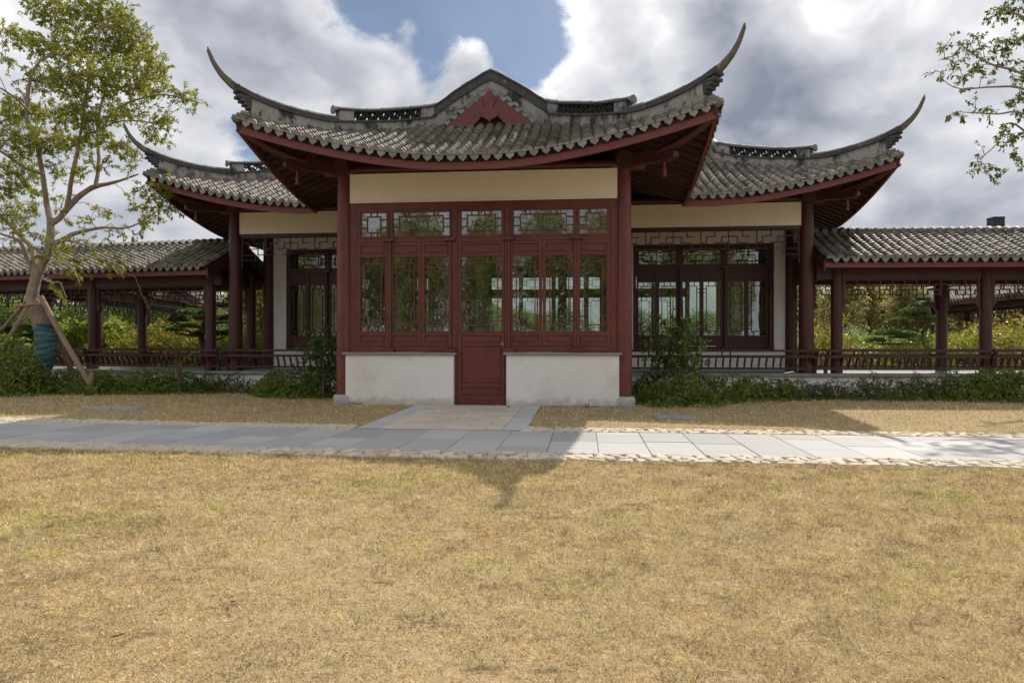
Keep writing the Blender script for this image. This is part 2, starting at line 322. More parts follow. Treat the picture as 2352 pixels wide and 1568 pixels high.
def arc_pts(n, r, h, flip=1, half=84):
    return [(r*math.sin(R(-half+2*half*i/n)), flip*h*math.cos(R(-half+2*half*i/n))) for i in range(n+1)]
COVER_ARC = arc_pts(5, .072, .078); PAN_ARC = arc_pts(3, .07, .05, -1, 75)
def tile_strip(mb, P, s0, s1, arc, base, step=.11, th=.019, jit=.009, tint=None):
    """stepped run of overlapping tiles along path P(s) -> (point, lateral); every tile has its own lip and tone"""
    n = max(1, int(round((s1-s0)/step))); vs = []; cs = []; w = len(arc)
    runtint = random.uniform(.82, 1.15)
    for k in range(n):
        g = runtint*random.choice((.55, .75, .9, 1.0, 1.15, 1.35, 1.0)); warm = random.uniform(-.03, .05)
        col = (g*(1+warm), g, g*(1-warm)) if tint is None else tint
        jx, jr = random.uniform(-jit, jit), random.uniform(-.003, .004)
        for q, big in ((0, th), (1, 0)):
            s = s0+(s1-s0)*(k+q)/n
            p, lat, nor = P(s)
            for x, y in arc:
                f = 1+(big+jr)/.075
                vs.append(p+lat*(x*f+jx)+nor*(y*f+base)); cs.append(col)
    b = len(mb.v); mb.v += [tuple(v) for v in vs]; mb.c += cs
    for r in range(2*n-1):
        for i in range(w-1): mb.f.append((b+r*w+i, b+r*w+i+1, b+(r+1)*w+i+1, b+(r+1)*w+i))
    for r0 in (0, 2*n-1): mb.f.append(tuple(b+r0*w+i for i in range(w)))
def drip_mesh():
    m = MB(); pts = [(-.068, .012), (.068, .012), (.066, -.022), (.045, -.045), (.02, -.062), (0, -.084), (-.02, -.062), (-.045, -.045), (-.066, -.022)]
    m.poly(pts, -.008, .008); return m.mesh('drip_tile')
def eave_mesh():
    m = MB(); k = 9; pts = []
    for i in range(k+1):
        a = R(-82+164*i/k); r = .088+(.006 if i % 2 else 0); pts.append((r*math.sin(a), r*math.cos(a)*.98))
    for i in range(5):
        a = R(60-120*i/4); pts.append((.042*math.sin(a), .030*math.cos(a)-.004))
    m.poly(pts[::-1], -.011, .011); return m.mesh('eave_tile')
DRIP_ME, EAVE_ME = drip_mesh(), eave_mesh(); DRIP_ME.materials.append(DRIP); EAVE_ME.materials.append(DRIP)

def slope(parent, name, pos, L, send, smin=lambda e: 0., two=True, z=fz, rows=True, pitch=.191, flare=True):
    """one tiled roof slope. pos(e, s) -> (x, y); L eave length; send(e) how far up the row runs"""
    corner = (lambda e: min(e, L-e)) if two else (lambda e: e)
    def P3(e, s): x, y = pos(e, s); return Vector((x, y, z(s, corner(e))))
    n = max(1, int(round(L/pitch))); pw = L/n
    deck, pans = MB(), MB()
    cols = []
    for i in range(n*1+1):
        e = i*pw; s0 = smin(e); s1 = max(s0+.01, send(e)); cols.append([P3(e, s0+(s1-s0)*k/8) for k in range(9)])
    vs = [p for c in cols for p in c]; m = len(vs)
    vs += [p-Vector((0, 0, .09)) for p in vs]
    fs = []
    for i in range(n):
        for k in range(8):
            q = (i*9+k, (i+1)*9+k, (i+1)*9+k+1, i*9+k+1); fs += [q, tuple(m+j for j in q[::-1])]
    for i in range(n): fs.append((i*9, m+i*9, m+(i+1)*9, (i+1)*9))
    deck.add(vs, fs)
    roof = ob(name, deck.mesh(name, True), SOFFIT, parent)
    def path(e):
        def P(s):
            p = P3(e, s); t = (P3(e, s+.02)-P3(e, s-.02)).normalized()
            e0, e1 = max(e-.05, 0), min(e+.05, L)
            lat = (P3(e1, s)-P3(e0, s)).normalized(); nor = lat.cross(t)
            if nor.z < 0: nor = -nor
            return p, lat, nor
        return P
    if rows:
        for i in range(n):
            e = (i+.5)*pw; s0, s1 = smin(e), send(e)
            s0 = -.07 if s0 <= 0 else s0
            if s1-s0 > .14:
                r = MB(); tile_strip(r, path(e), s0, s1, COVER_ARC, .018)
                ob('tile_row', r.mesh('tile_row', False, True), TILE, roof)
            e2 = i*pw
            if 0 < i and send(e2)-smin(e2) > .2:
                tile_strip(pans, path(e2), max(-.06, smin(e2)-.06), send(e2)-.05, PAN_ARC, .062, .14, .01)
        if pans.v: struct(ob('pan_tiles', pans.mesh('pan_tiles', False, True), PAN, roof), 'stuff')
        for i in range(n):
            for kind, e in (('eave_tile', (i+.5)*pw), ('drip_tile', i*pw)):
                if smin(e) > 0 or (kind == 'drip_tile' and i == 0): continue
                p, lat, nor = path(e)(-.075 if kind == 'eave_tile' else -.07)
                o = ob(kind, EAVE_ME if kind == 'eave_tile' else DRIP_ME, None, roof)
                up = Vector((0, 0, 1)); fwd = lat.cross(up).normalized(); up2 = fwd.cross(lat)*-1
                if up2.z < 0: up2 = -up2
                M4 = Matrix((lat, lat.cross(up2)*-1, up2)).transposed().to_4x4()
                tilt = random.uniform(-.06, .06)
                M4 = M4 @ Matrix.Rotation(tilt, 4, 'Y'); sc = random.uniform(.94, 1.06)
                o.matrix_local = Matrix.Translation(p+nor*(.022 if kind == 'eave_tile' else .016)) @ M4 @ Matrix.Diagonal((sc, 1, sc, 1))
    return roof, path, P3, corner

def fascia(parent, P3, L, e0=0, e1=None, top=-.005, bot=-.205, th=.05, out=None, matl=None):
    e1 = L if e1 is None else e1; m = MB(); secs = []; n = max(2, int((e1-e0)/.2))
    for i in range(n+1):
        e = e0+(e1-e0)*i/n; p = P3(e, 0); q = P3(e, .1); d = Vector((q.x-p.x, q.y-p.y, 0)).normalized()*th
        secs.append([p+Vector((0, 0, bot)), p+Vector((0, 0, top)), p+d+Vector((0, 0, top)), p+d+Vector((0, 0, bot))])
    m.sweep(secs); return ob('fascia_board', m.mesh('fascia_board', True), matl or FASCIA, parent)
def rafters(parent, P3, L, e0, e1, send, step=.21, bot=-.10):
    n = int((e1-e0)/step)
    for i in range(n+1):
        e = e0+(e1-e0)*i/max(1, n); s1 = send(e)
        if s1 < .3: continue
        a, b = P3(e, .055), P3(e, s1); m = MB(); w = .034
        mid = P3(e, (s1+.055)/2)
        secs = []
        for p in (a, mid, b):
            x = (P3(min(e+.05, L), .5)-P3(max(e-.05, 0), .5)); x = Vector((x.x, x.y, 0)).normalized()*w
            secs.append([p-x+Vector((0, 0, bot-.075)), p+x+Vector((0, 0, bot-.075)), p+x+Vector((0, 0, bot+.004)), p-x+Vector((0, 0, bot+.004))])
        m.sweep(secs); ob('rafter', m, RAFTER, parent)

def interp(tab, t):
    if t <= tab[0][0]: return tab[0][1]
    for (a, x), (b, y) in zip(tab, tab[1:]):
        if t <= b: return x+(y-x)*(t-a)/(b-a)
    return tab[-1][1]
def smooth_tab(tab, n=60):                                   # Catmull-Rom resample of a small table
    out = []
    for i in range(len(tab)-1):
        p0, p1, p2, p3 = tab[max(i-1, 0)], tab[i], tab[i+1], tab[min(i+2, len(tab)-1)]
        for k in range(8):
            u = k/8
            c = lambda j: .5*((2*p1[j])+(-p0[j]+p2[j])*u+(2*p0[j]-5*p1[j]+4*p2[j]-p3[j])*u*u+(-p0[j]+3*p1[j]-3*p2[j]+p3[j])*u**3)
            out.append((p1[0]+(p2[0]-p1[0])*u, c(1)))
    out.append(tab[-1]); return out
ZTOP = smooth_tab([(-.33, 5.96), (-.24, 5.745), (-.15, 5.60), (-.03, 5.49), (.25, 5.37), (.6, 5.30), (1.0, 5.28), (1.3, 5.305)])
ZLAT = smooth_tab([(1.2, 5.465), (1.5, 5.525), (1.8, 5.61), (2.2, 5.76), (2.65, 5.945), (2.95, 6.11)])
ZBASE = [(-.1, 4.80), (.16, 4.84), (.35, 4.80), (.76, 4.82), (1.13, 4.89), (1.72, 5.05), (2.27, 5.21), (2.77, 5.39), (2.95, 5.46)]
ZLB = [(1.15, 5.18), (1.48, 5.27), (2.03, 5.44), (2.63, 5.68), (2.95, 5.87)]

def wall_strip(ts, pos, lat, zb, zt, w, n=None):
    m = MB(); secs = []
    for t in ts:
        p = pos(t); a, b = zb(t), zt(t)
        secs.append([Vector((p.x-lat.x*w/2, p.y-lat.y*w/2, a)), Vector((p.x+lat.x*w/2, p.y+lat.y*w/2, a)),
                     Vector((p.x+lat.x*w/2, p.y+lat.y*w/2, b)), Vector((p.x-lat.x*w/2, p.y-lat.y*w/2, b))])
    m.sweep(secs); return m
def lin(a, b, n): return [a+(b-a)*i/n for i in range(n+1)]
def cap_tiles(parent, ts, pos, lat, zt, r=.072, drop=.07):
    """half-round ridge tiles, one object each, slightly overlapping and uneven"""
    for a, b in zip(ts, ts[1:]):
        m = MB(); secs = []; j = random.uniform(-.006, .006)
        for q, k in ((0, 1.05), (.5, 1.0), (1.0, .97)):
            t = a+(b-a)*q*1.0; p = pos(t); z = zt(t)-drop+j
            secs.append([Vector((p.x+lat.x*x*k, p.y+lat.y*x*k, z+y*k)) for x, y in [(r*math.cos(R(190-20*i*1.0)), r*math.sin(R(190-20*i))) for i in range(11)]])
        m.sweep(secs); ob('ridge_tile', m.mesh('ridge_tile', True), CAP, parent)
def petals(m, p0, p1, lat, h):
    """ring of four leaf-shaped roof tiles between two ridge points (pierced ridge work)"""
    def arc(a, b, bulge):
        d = (b-a); nn = Vector((-(d.z), 0, 0)); up = d.cross(lat).normalized(); pts = []
        for i in range(6):
            u = i/5; pts.append(a+d*u+up*bulge*math.sin(math.pi*u))
        secs = [[q-lat*.07-up*.005, q+lat*.07-up*.005, q+lat*.07+up*.005, q-lat*.07+up*.005] for q in pts]
        m.sweep(secs)
    up = Vector((0, 0, h)); mid = (p0+p1)/2
    c = [p0, p0+up, p1+up, p1]; ctr = mid+up/2
    for a in c:
        arc(a, ctr, .036); arc(a, ctr, -.036)

def hip_ridge(parent, corner, dirv, tmax=2.80):
    """sweeping hip ridge: plaster wall, pierced upper ridge with cap tiles, corbels, and the upturned horn"""
    d = Vector((dirv[0], dirv[1], 0)); lat = Vector((-d.y, d.x, 0)).normalized(); c = Vector((corner[0], corner[1], 0))
    pos = lambda t: c+d*t
    zt = lambda t: interp(ZTOP, t); zl = lambda t: interp(ZLAT, t); zb = lambda t: interp(ZBASE, t); zlb = lambda t: interp(ZLB, t)
    ztl = lambda t: zt(t) if t < 1.24 else zlb(t)+.10
    body = wall_strip(lin(.15, tmax, 26), pos, lat, lambda t: zb(t)-.08, lambda t: (zt(t)-.155 if t < 1.18 else min(zt(1.18)-.155, 9) + max(0, zlb(t)-zlb(1.18)) - .0), .17)
    root = ob('hip_ridge', body.mesh('hip_ridge', True), RIDGE, parent)
    zm = lambda t: zt(t)-.155 if t < 1.18 else zt(1.18)-.155+max(0, zlb(t)-zlb(1.18))
    ob('moulding', wall_strip(lin(-.02, tmax, 26), pos, lat, lambda t: zm(t)+.002, lambda t: zm(t)+.034, .245).mesh('moulding', True), RIDGE_D, root)
    ob('neck_band', wall_strip(lin(-.02, 1.24, 14), pos, lat, lambda t: zm(t)+.036, lambda t: zt(t)-.055, .19).mesh('neck_band', True), RIDGE_D, root)
    cap_tiles(root, lin(.02, 1.26, 6), pos, lat, zt)
    # pierced raised part
    ob('end_block', wall_strip(lin(1.27, 1.47, 2), pos, lat, lambda t: zm(t)+.036, lambda t: zl(t)-.085, .18), RIDGE, root)
    ob('end_block', wall_strip(lin(tmax-.30, tmax, 2), pos, lat, lambda t: zm(t)+.036, lambda t: zl(t)-.085, .18), RIDGE, root)
    ob('moulding', wall_strip(lin(1.25, tmax, 14), pos, lat, lambda t: zl(t)-.083, lambda t: zl(t)-.052, .23).mesh('moulding', True), RIDGE_D, root)
    cap_tiles(root, lin(1.22, tmax, 7), pos, lat, zl)
    m = MB(); n = 6; ts = lin(1.48, tmax-.31, n)
    for a, b in zip(ts, ts[1:]):
        p, q = pos(a), pos(b); h = (zl(a)-.085)-(zm(a)+.036)
        petals(m, Vector((p.x, p.y, zm(a)+.038)), Vector((q.x, q.y, zm(b)+.038)), lat, h)
    ob('pierced_tracery', m, RIDGE_D, root)
    e = MB(); p = pos(1.205); dn = d.normalized()                                       # round end tile of the raised ridge
    e.tube([p+Vector((0, 0, zl(1.22)-.066))-dn*.012, p+Vector((0, 0, zl(1.22)-.066))+dn*.02], .082, 16)
    e.tube([p+Vector((0, 0, zl(1.22)-.066))-dn*.018, p+Vector((0, 0, zl(1.22)-.066))-dn*.010], .055, 16)
    ob('round_end_tile', e.mesh('round_end_tile', True), CAP, root)
    for k in range(4):                                                                  # corbels under the horn
        z1 = zm(.1)-.005-k*.052; x0 = -.015+k*.042
        ob('corbel', wall_strip([x0, .152], pos, lat, lambda t: z1-.047, lambda t: z1, .21-.012*k), RIDGE_D, root)
    horn = MB(); secs = []
    for i in range(19):
        t = .04-(.04+.33)*i/18; p = pos(t); z = zt(t)
        k = i/18; w = .062*(1-k)+.026*k; h = .10*(1-k)**.8+.040
        if i == 18: w *= 1.12
        ta = pos(t-.01); tz = zt(t-.01); tan = Vector((ta.x-p.x, ta.y-p.y, tz-z)).normalized()
        nrm = lat.cross(tan)
        if nrm.z < 0: nrm = -nrm
        top = Vector((p.x, p.y, z))
        sec = [top+lat*w*.0+nrm*0, top+lat*w*.75-nrm*h*.18, top+lat*w-nrm*h*.55, top+lat*w*.7-nrm*h, top-lat*w*.7-nrm*h, top-lat*w-nrm*h*.55, top-lat*w*.75-nrm*h*.18]
        secs.append(sec)
    horn.sweep(secs); ob('horn', horn.mesh('horn', True), CAP if False else HORN, root)
    brk = MB(); secs = []                                                               # curved brace below the horn
    for i in range(8):
        k = i/7; t = .12-.20*k; z = zm(.1)+.0+.19*k**1.5+.02; p = pos(t); hh = .15*(1-k)+.03
        secs.append([Vector((p.x-lat.x*.06, p.y-lat.y*.06, z-hh*.4)), Vector((p.x+lat.x*.06, p.y+lat.y*.06, z-hh*.4)), Vector((p.x+lat.x*.06, p.y+lat.y*.06, min(z+hh*.5, zt(t)-.06))), Vector((p.x-lat.x*.06, p.y-lat.y*.06, min(z+hh*.5, zt(t)-.06)))])
    brk.sweep(secs); ob('horn_brace', brk.mesh('horn_brace', True), RIDGE, root)
    cr = MB()                                                                           # curled tiles piled on the very corner
    for k in range(3):
        p = pos(.02+.05*k); cr.tube([p+Vector((0, 0, 4.90+.045*k))-dn*.11, p+Vector((0, 0, 4.87+.05*k)), p+Vector((0, 0, 4.86+.05*k))+dn*.12], [.05, .06, .05], 8)
    ob('corner_tile', cr.mesh('corner_tile', True), CAP, root)
    return root
HORN = mat('horn_plaster', (.155, .135, .11), .8, .2, 9, .006, 40, stain=[((.07, .065, .06), 7, .56, .15, (1, 1, 1)), ((.22, .18, .12), 6, .62, .12, (1, 1, 1))])

# ------------------------------------------------------------------ ground
def ground():
    m = MB(); n = 60
    xs = [-400, -150, -60]+lin(-30, 30, 24)+[60, 150, 400]; ys = [-200, -60]+lin(-20, 60, 30)+[90, 150, 300, 600]
    vs = [(x, y, -.03) for y in ys for x in xs]; w = len(xs)
    m.add(vs, [(j*w+i, j*w+i+1, (j+1)*w+i+1, (j+1)*w+i) for j in range(len(ys)-1) for i in range(w-1)])
    return struct(ob('ground', m, SOIL))
ground()
def path_d(x): return 7.86-.105*x+.006*np.minimum(x, 0)**2          # centre line of the paved path, metres from the camera
def lawn_sheet():
    m = MB(); xs = lin(-16, 16, 128); sl = 8
    for name_, lo, hi in (('a', lambda x: -6.0, lambda x: path_d(x)-1.30), ('b', lambda x: path_d(x)+1.28, lambda x: 15.6-.06*x)):
        vs = [(x, lo(x)+(hi(x)-lo(x))*k/sl, .006+.012*math.sin(x*1.3+k)*math.sin(k*.9+x*.4)*(0 if k in (0, sl) else 1)) for x in xs for k in range(sl+1)]
        m.add(vs, [(i*(sl+1)+k, (i+1)*(sl+1)+k, (i+1)*(sl+1)+k+1, i*(sl+1)+k+1) for i in range(len(xs)-1) for k in range(sl)])
    return struct(ob('lawn', m.mesh('lawn', True), LAWN))
LAWN_OB = lawn_sheet()

def build_path():
    bed = MB(); xs = lin(-14, 14, 56)
    bed.sweep([[Vector((x, path_d(x)-1.34, -.02)), Vector((x, path_d(x)-1.34, .010)), Vector((x, path_d(x)+1.32, .010)), Vector((x, path_d(x)+1.32, -.02))] for x in xs])
    path = struct(ob('path', bed, JOINT))
    th = -math.atan(.105); c, s = math.cos(th), math.sin(th)
    x = -13.0; i = 0
    while x < 12.5:
        w = .53
        cuts = [[-.84, -.42, .30, .84], [-.84, .06, .84], [-.84, -.30, .42, .84], [-.84, -.54, -.02, .84], [-.84, -.06, .56, .84]][(i*2+random.randint(0, 1)) % 5]
        for a, b in zip(cuts, cuts[1:]):
            g = .0038
            m = MB().slab(-w/2+g, w/2-g, a+g, b-g, -.03, 0, .003)
            o = ob('paving_slab', m, PAVER, path, (x, path_d(x), .022+random.uniform(-.0025, .0025)), -math.atan(.105-.012*min(x, 0)))
        x += w*.9945; i += 1
    setts = []
    for band, rows in ((-1, 4), (1, 4)):
        for r in range(rows):
            x = -13.0
            while x < 12.5:
                w = random.uniform(.085, .15); h = .095
                dd = path_d(x)+band*(.90+.098*r+random.uniform(-.012, .012))
                if not (band > 0 and -2.12 < x < .14): setts.append((abs(x-.5)+dd*.3, x, dd, w, h))
                x += w+.012
    def sett(w, h):
        m = MB(); j = lambda: random.uniform(-.012, .012)
        b = [(-w/2+j(), -h/2+j()), (w/2+j(), -h/2+j()), (w/2+j(), h/2+j()), (-w/2+j(), h/2+j())]
        t = [(x*.82, y*.82) for x, y in b]; z = [random.uniform(.016, .032) for _ in range(4)]
        m.add([(x, y, -.01) for x, y in b]+[(x, y, zz-.012) for (x, y), zz in zip(b, z)]+[(x, y, zz) for (x, y), zz in zip(t, z)],
              [(8, 9, 10, 11)]+[(i, (i+1) % 4, 4+(i+1) % 4, 4+i) for i in range(4)]+[(4+i, 4+(i+1) % 4, 8+(i+1) % 4, 8+i) for i in range(4)]); return m
    setts.sort()
    lib = [sett(random.uniform(.09, .14), .095).mesh('sett') for _ in range(16)]
    rest = MB()
    for k, (_, x, dd, w, h) in enumerate(setts):
        rz = -math.atan(.105)+random.uniform(-.12, .12)
        if k < 300: ob('sett', random.choice(lib), SETT, path, (x, dd, .006), rz)
        else:
            t = sett(w, h); rest.add([(x+p[0]*math.cos(rz)-p[1]*math.sin(rz), dd+p[0]*math.sin(rz)+p[1]*math.cos(rz), p[2]+.006) for p in t.v], t.f)
    struct(ob('setts', rest, SETT, path), 'stuff')
    return path
build_path()
def build_entrance_paving():
    root = struct(ob('entrance_paving', MB().box(-1.15, 1.13, -3.74, -.05, -.02, .012), JOINT, None, (OX, OY, 0), -TH))
    def piece(name, x0, x1, y0, y1, mt, z=.024):
        m = MB().slab(-(x1-x0)/2+.004, (x1-x0)/2-.004, -(y1-y0)/2+.004, (y1-y0)/2-.004, -.03, 0, .004)
        ob(name, m, mt, root, ((x0+x1)/2, (y0+y1)/2, z+random.uniform(-.002, .002)))
    ys = lin(-3.50, -.22, 5)
    for a, b in zip(ys, ys[1:]):
        piece('border_slab', -1.13, -.82, a, b, BORDER); piece('border_slab', .80, 1.11, a, b, BORDER)
    rows = [-3.5+.30*i for i in range(11)]; rows[-1] = -.40
    for i, (a, b) in enumerate(zip(rows, rows[1:])):
        cuts = [-.82, -.30, .32, .80] if i % 2 else [-.82, -.62, -.02, .58, .80]
        for p, q in zip(cuts, cuts[1:]): piece('paving_slab', p, q, a, b, BEIGE)
    piece('threshold_slab', -.82, .80, -.40, -.15, BORDER, .026)
    return root
build_entrance_paving()

# ------------------------------------------------------------------ the pavilion
PAV = empty('garden_pavilion', None, (OX, OY, 0), -TH)
tag(PAV, 'large Chinese garden pavilion with maroon porch, white walls and upturned grey tiled roofs', 'pavilion')

def rect_lattice(m, x0, x1, z0, z1, y0, y1, ins_x, ins_z, nx, nz, b=.019):
    """inner rectangle tied to the frame by short bars, the garden-window pattern"""
    a0, a1, c0, c1 = x0+ins_x, x1-ins_x, z0+ins_z, z1-ins_z
    m.ring(a0-b/2, a1+b/2, c0-b/2, c1+b/2, b, y0, y1)
    for q in nx:
        x = a0+(a1-a0)*q; m.box(x-b/2, x+b/2, y0, y1, c1+b/2, z1+.002); m.box(x-b/2, x+b/2, y0, y1, z0-.002, c0-b/2)
    for q in nz:
        z = c0+(c1-c0)*q; m.box(x0-.002, a0-b/2, y0, y1, z-b/2, z+b/2); m.box(a1+b/2, x1+.002, y0, y1, z-b/2, z+b/2)
def fret(m, x0, x1, z0, z1, y0, y1, b=.021, unit=.30):
    """stepped fret of thin bars hung below a beam"""
    n = max(2, int(round((x1-x0)/unit))); u = (x1-x0)/n; h = (z1-z0)/3
    m.box(x0, x1, y0, y1, z1-b, z1)
    def hb(a, c, z): m.box(a-b/2, c+b/2, y0+.001, y1-.001, z-b/2, z+b/2)
    def vb(x, c, d): m.box(x-b/2, x+b/2, y0, y1, c, d)
    for i in range(n+1):
        x = x0+i*u
        if i % 2 == 0: vb(min(max(x, x0+b/2), x1-b/2), z0+h*(0 if i % 4 else -.35), z1)
        else: vb(x, z0+2*h, z1)
    for i in range(n):
        x = x0+i*u
        k = i % 4
        if k == 0: hb(x, x+u*.62, z0+2*h); vb(x+u*.62, z0+h, z0+2*h); hb(x+u*.62, x+u*1.35, z0+h)
        elif k == 1: hb(x, x+u*.5, z0+2*h); vb(x+u*.35, z0, z0+h); hb(x+u*.35, x+u, z0)
        elif k == 2: hb(x, x+u*.4, z0+h); vb(x+u*.4, z0+h, z0+2*h); hb(x+u*.4, x+u, z0+2*h); hb(x, x+u*.7, z0)
        else: hb(x, x+u, z0+h*1.0); vb(x+u*.5, z0+h, z0+2*h); hb(x+u*.5, x+u, z0+2*h); vb(x+u*.8, z0, z0+h); hb(x+u*.4, x+u*.8, z0)

def leaf_window(parent, name, x0, x1, z0, z1, gx0, gx1, gz0, gz1, y, mt, panels=(), lat=(.078, .11), nx=(.22, .8), nz=(.06, .14, .86, .94), glass=None, dp=.035):
    """one sash: frame with recessed panels, glass pane and bar lattice"""
    f = MB()
    f.box(x0, gx0, y, y+dp*2, z0, z1); f.box(gx1, x1, y, y+dp*2, z0, z1)
    zs = [z0]
    for a, b in sorted(list(panels)+[(gz0, gz1)]): zs += [a, b]
    zs.append(z1)
    for a, b in zip(zs[::2], zs[1::2]): f.box(gx0, gx1, y+.001, y+dp*2-.001, a, b)
    f.ring(gx0-.016, gx1+.016, gz0-.016, gz1+.016, .014, y-.008, y+.004)
    r = ob(name, f, mt, parent)
    for a, b in panels:
        p = MB().box(gx0, gx1, y+.022, y+.035, a, b).slab(0, 0, 0, 0, 0, 0) if False else MB().box(gx0, gx1, y+.022, y+.035, a, b).box(gx0+.028, gx1-.028, y+.010, y+.024, a+.022, b-.022)
        ob('panel', p, mt, r)
    ob('pane', MB().box(gx0, gx1, y+.034, y+.040, gz0, gz1), glass or GLASS, r)
    l = MB(); rect_lattice(l, gx0, gx1, gz0, gz1, y+.012, y+.030, lat[0], lat[1], nx, nz); ob('lattice', l, mt, r)
    return r

def build_porch():
    yF = -.055
    # low white walls with stone coping
    for x0, x1 in ((-2.46, -.455), (.50, 2.50)):
        m = MB(); m.poly([(x0, -.05), (x1, -.05), (x1, .925), (x0, .925)], -.15, .10)
        w = ob('low_wall', m, PLASTER, PAV); w0 = w if x0 < 0 else w0; bv = w.modifiers.new('b', 'BEVEL'); bv.width = .012; bv.segments = 2
        k = x0-.05; i = 0
        while k < x1+.04:
            e = min(k+random.uniform(.34, .6), x1+.05)
            ob('coping_stone', MB().slab(k+.002, e-.002, -.20, .12, .927, .972+random.uniform(-.006, .006), .008), STONE, w); k = e
    chip = [(-2.44, .0), (-2.43, .085), (-2.40, .09), (-2.37, .06), (-2.30, .062), (-2.22, .05), (-2.15, .056), (-2.11, .04), (-2.13, .02), (-2.2, .022), (-2.28, .0)]
    ob('bare_patch', MB().poly(chip, -.1535, -.149), STONE, w0)
    # maroon joinery
    f = MB()
    f.box(-2.40, -2.278, -.05, .07, .972, 3.706); f.box(2.354, 2.47, -.05, .07, .972, 3.706)
    f.box(-2.278, 2.354, -.048, .068, 3.570, 3.704)
    f.box(-2.278, -.512, -.048, .068, 2.982, 3.046); f.box(.562, 2.354, -.048, .068, 2.982, 3.046); f.box(-.40, .458, -.048, .068, 2.975, 3.046)
    f.box(-2.278, -.512, -.048, .068, .972, 1.082); f.box(.562, 2.354, -.048, .068, .972, 1.082)
    f.box(-.512, -.40, -.05, .07, .0, 3.57); f.box(.458, .562, -.05, .07, .0, 3.57)
    ob('window_frame', f, MAROON, PAV)
    for x0, x1, g0, g1, a, nx, nz in ((-2.27, -1.665, -2.2, -1.719, .115, (.27, .75), (.3, .82)), (-1.655, -.52, -1.597, -.519-.03, .115, (.12, .21, .79, .88), (.3, .82)),
                            (-.392, .45, -.331, .40, .115, (.15, .4, .62, .85), (.3, .78)), (.57, 1.745, .625, 1.688, .115, (.12, .21, .79, .88), (.3, .82)), (1.755, 2.346, 1.808, 2.287, .115, (.3, .75), (.3, .78))):
        leaf_window(PAV, 'transom_window', x0, x1, 3.05, 3.566, g0, g1, 3.09, 3.528, yF, MAROON, (), (a if g1-g0 < .8 else .12, .075), nx, nz)
    for x0, x1, g0, g1 in ((-2.272, -1.70, -2.207, -1.745), (-1.635, -1.075, -1.600, -1.131), (-1.067, -.518, -1.010, -.555), (.568, 1.138, .602, 1.081), (1.146, 1.712, 1.203, 1.685), (1.790, 2.349, 1.815, 2.284)):
        leaf_window(PAV, 'casement_window', x0, x1, 1.088, 2.976, g0, g1, 1.352, 2.706, yF, MAROON, ((1.145, 1.275), (2.765, 2.925)), (.073, .11), (.22, .8), (.055, .14, .855, .935))
    for x in (-1.6675, -.535, .537, 1.751):
        p = ob('pivot_post', MB().lathe([(.024, 1.045), (.024, 2.995)], x-.020, -.075, 10).lathe([(.024, 1.045), (.024, 2.995)], x+.022, -.075, 10) if x in (-1.6675, 1.751) else MB().lathe([(.024, 1.045), (.024, 2.995)], x, -.075, 10), MAROON, PAV)
        ob('hinge_block', MB().slab(x-.10, x+.10, -.135, -.0515, 2.99, 3.058, .01), MAROON, p)
        ob('hinge_block', MB().slab(x-.105, x+.105, -.135, -.0515, .978, 1.042, .01), MAROON, p)
    d = leaf_window(PAV, 'door', -.393, .452, .015, 2.968, -.33, .405, 1.352, 2.704, yF, MAROON, ((.19, .335), (.41, 1.085), (1.145, 1.275), (2.765, 2.925)), (.075, .115), (.09, .90), (.055, .14, .86, .94))
    pl = MB().box(.405, .445, -.085, -.057, 1.10, 1.135).tube([(.415, -.072, 1.132), (.415, -.072, 1.17), (.425, -.072, 1.182), (.435, -.072, 1.17), (.435, -.072, 1.132)], .004, 6)
    ob('padlock', pl, BRASS, d)
    # cream band under the eave, between the columns
    b = ob('lintel_wall', MB().box(-2.40, 2.47, -.075, .09, 3.712, 4.235).box(-2.395, 2.465, -.095, -.074, 3.70, 3.724), CREAM, PAV)
    # columns with stone drums
    for x in (UC-2.56, UC+2.56):
        c = ob('column', MB().lathe([(.142, .19), (.140, 1.4), (.130, 3.4), (.122, 4.30)], x, 0, 28).mesh('column', True), MAROON, PAV)
        ob('column_base', MB().lathe([(.17, -.05), (.195, .02), (.205, .09), (.20, .15), (.175, .192)], x, 0, 24).mesh('column_base', True), DRUM, c)
    s = MB()                                                    # side walls of the porch running back to the hall
    for x, sg in ((UC-2.56, -1), (UC+2.56, 1)):
        w = ob('low_wall', MB().box(x-.09, x+.09, .16, 3.3, -.05, .925), PLASTER, PAV)
        ob('coping_stone', MB().slab(x-.14, x+.14, .15, 3.3, .927, .97, .008), STONE, w)
        ob('lintel_wall', MB().box(x-.08, x+.08, .13, 3.3, 3.712, 4.235), CREAM, PAV)
        fr = MB()
        for y in lin(.13, 3.3, 4): fr.box(x-.04, x+.04, y-.05, y+.05, .972, 3.71)
        fr.box(x-.035, x+.035, .18, 3.25, 2.98, 3.05); fr.box(x-.035, x+.035, .18, 3.25, .972, 1.30); fr.box(x-.035, x+.035, .18, 3.25, 3.56, 3.71)
        sw = ob('window_frame', fr, MAROON, PAV)
        ob('pane', MB().box(x-.003, x+.003, .18, 3.25, 1.3, 2.98).box(x-.003, x+.003, .18, 3.25, 3.05, 3.56), GLASS, sw)
    # plinth strip by the wall
    ob('plinth', MB().slab(1.14, 2.75, -.30, -.145, -.02, .035, .006), STONE, PAV)

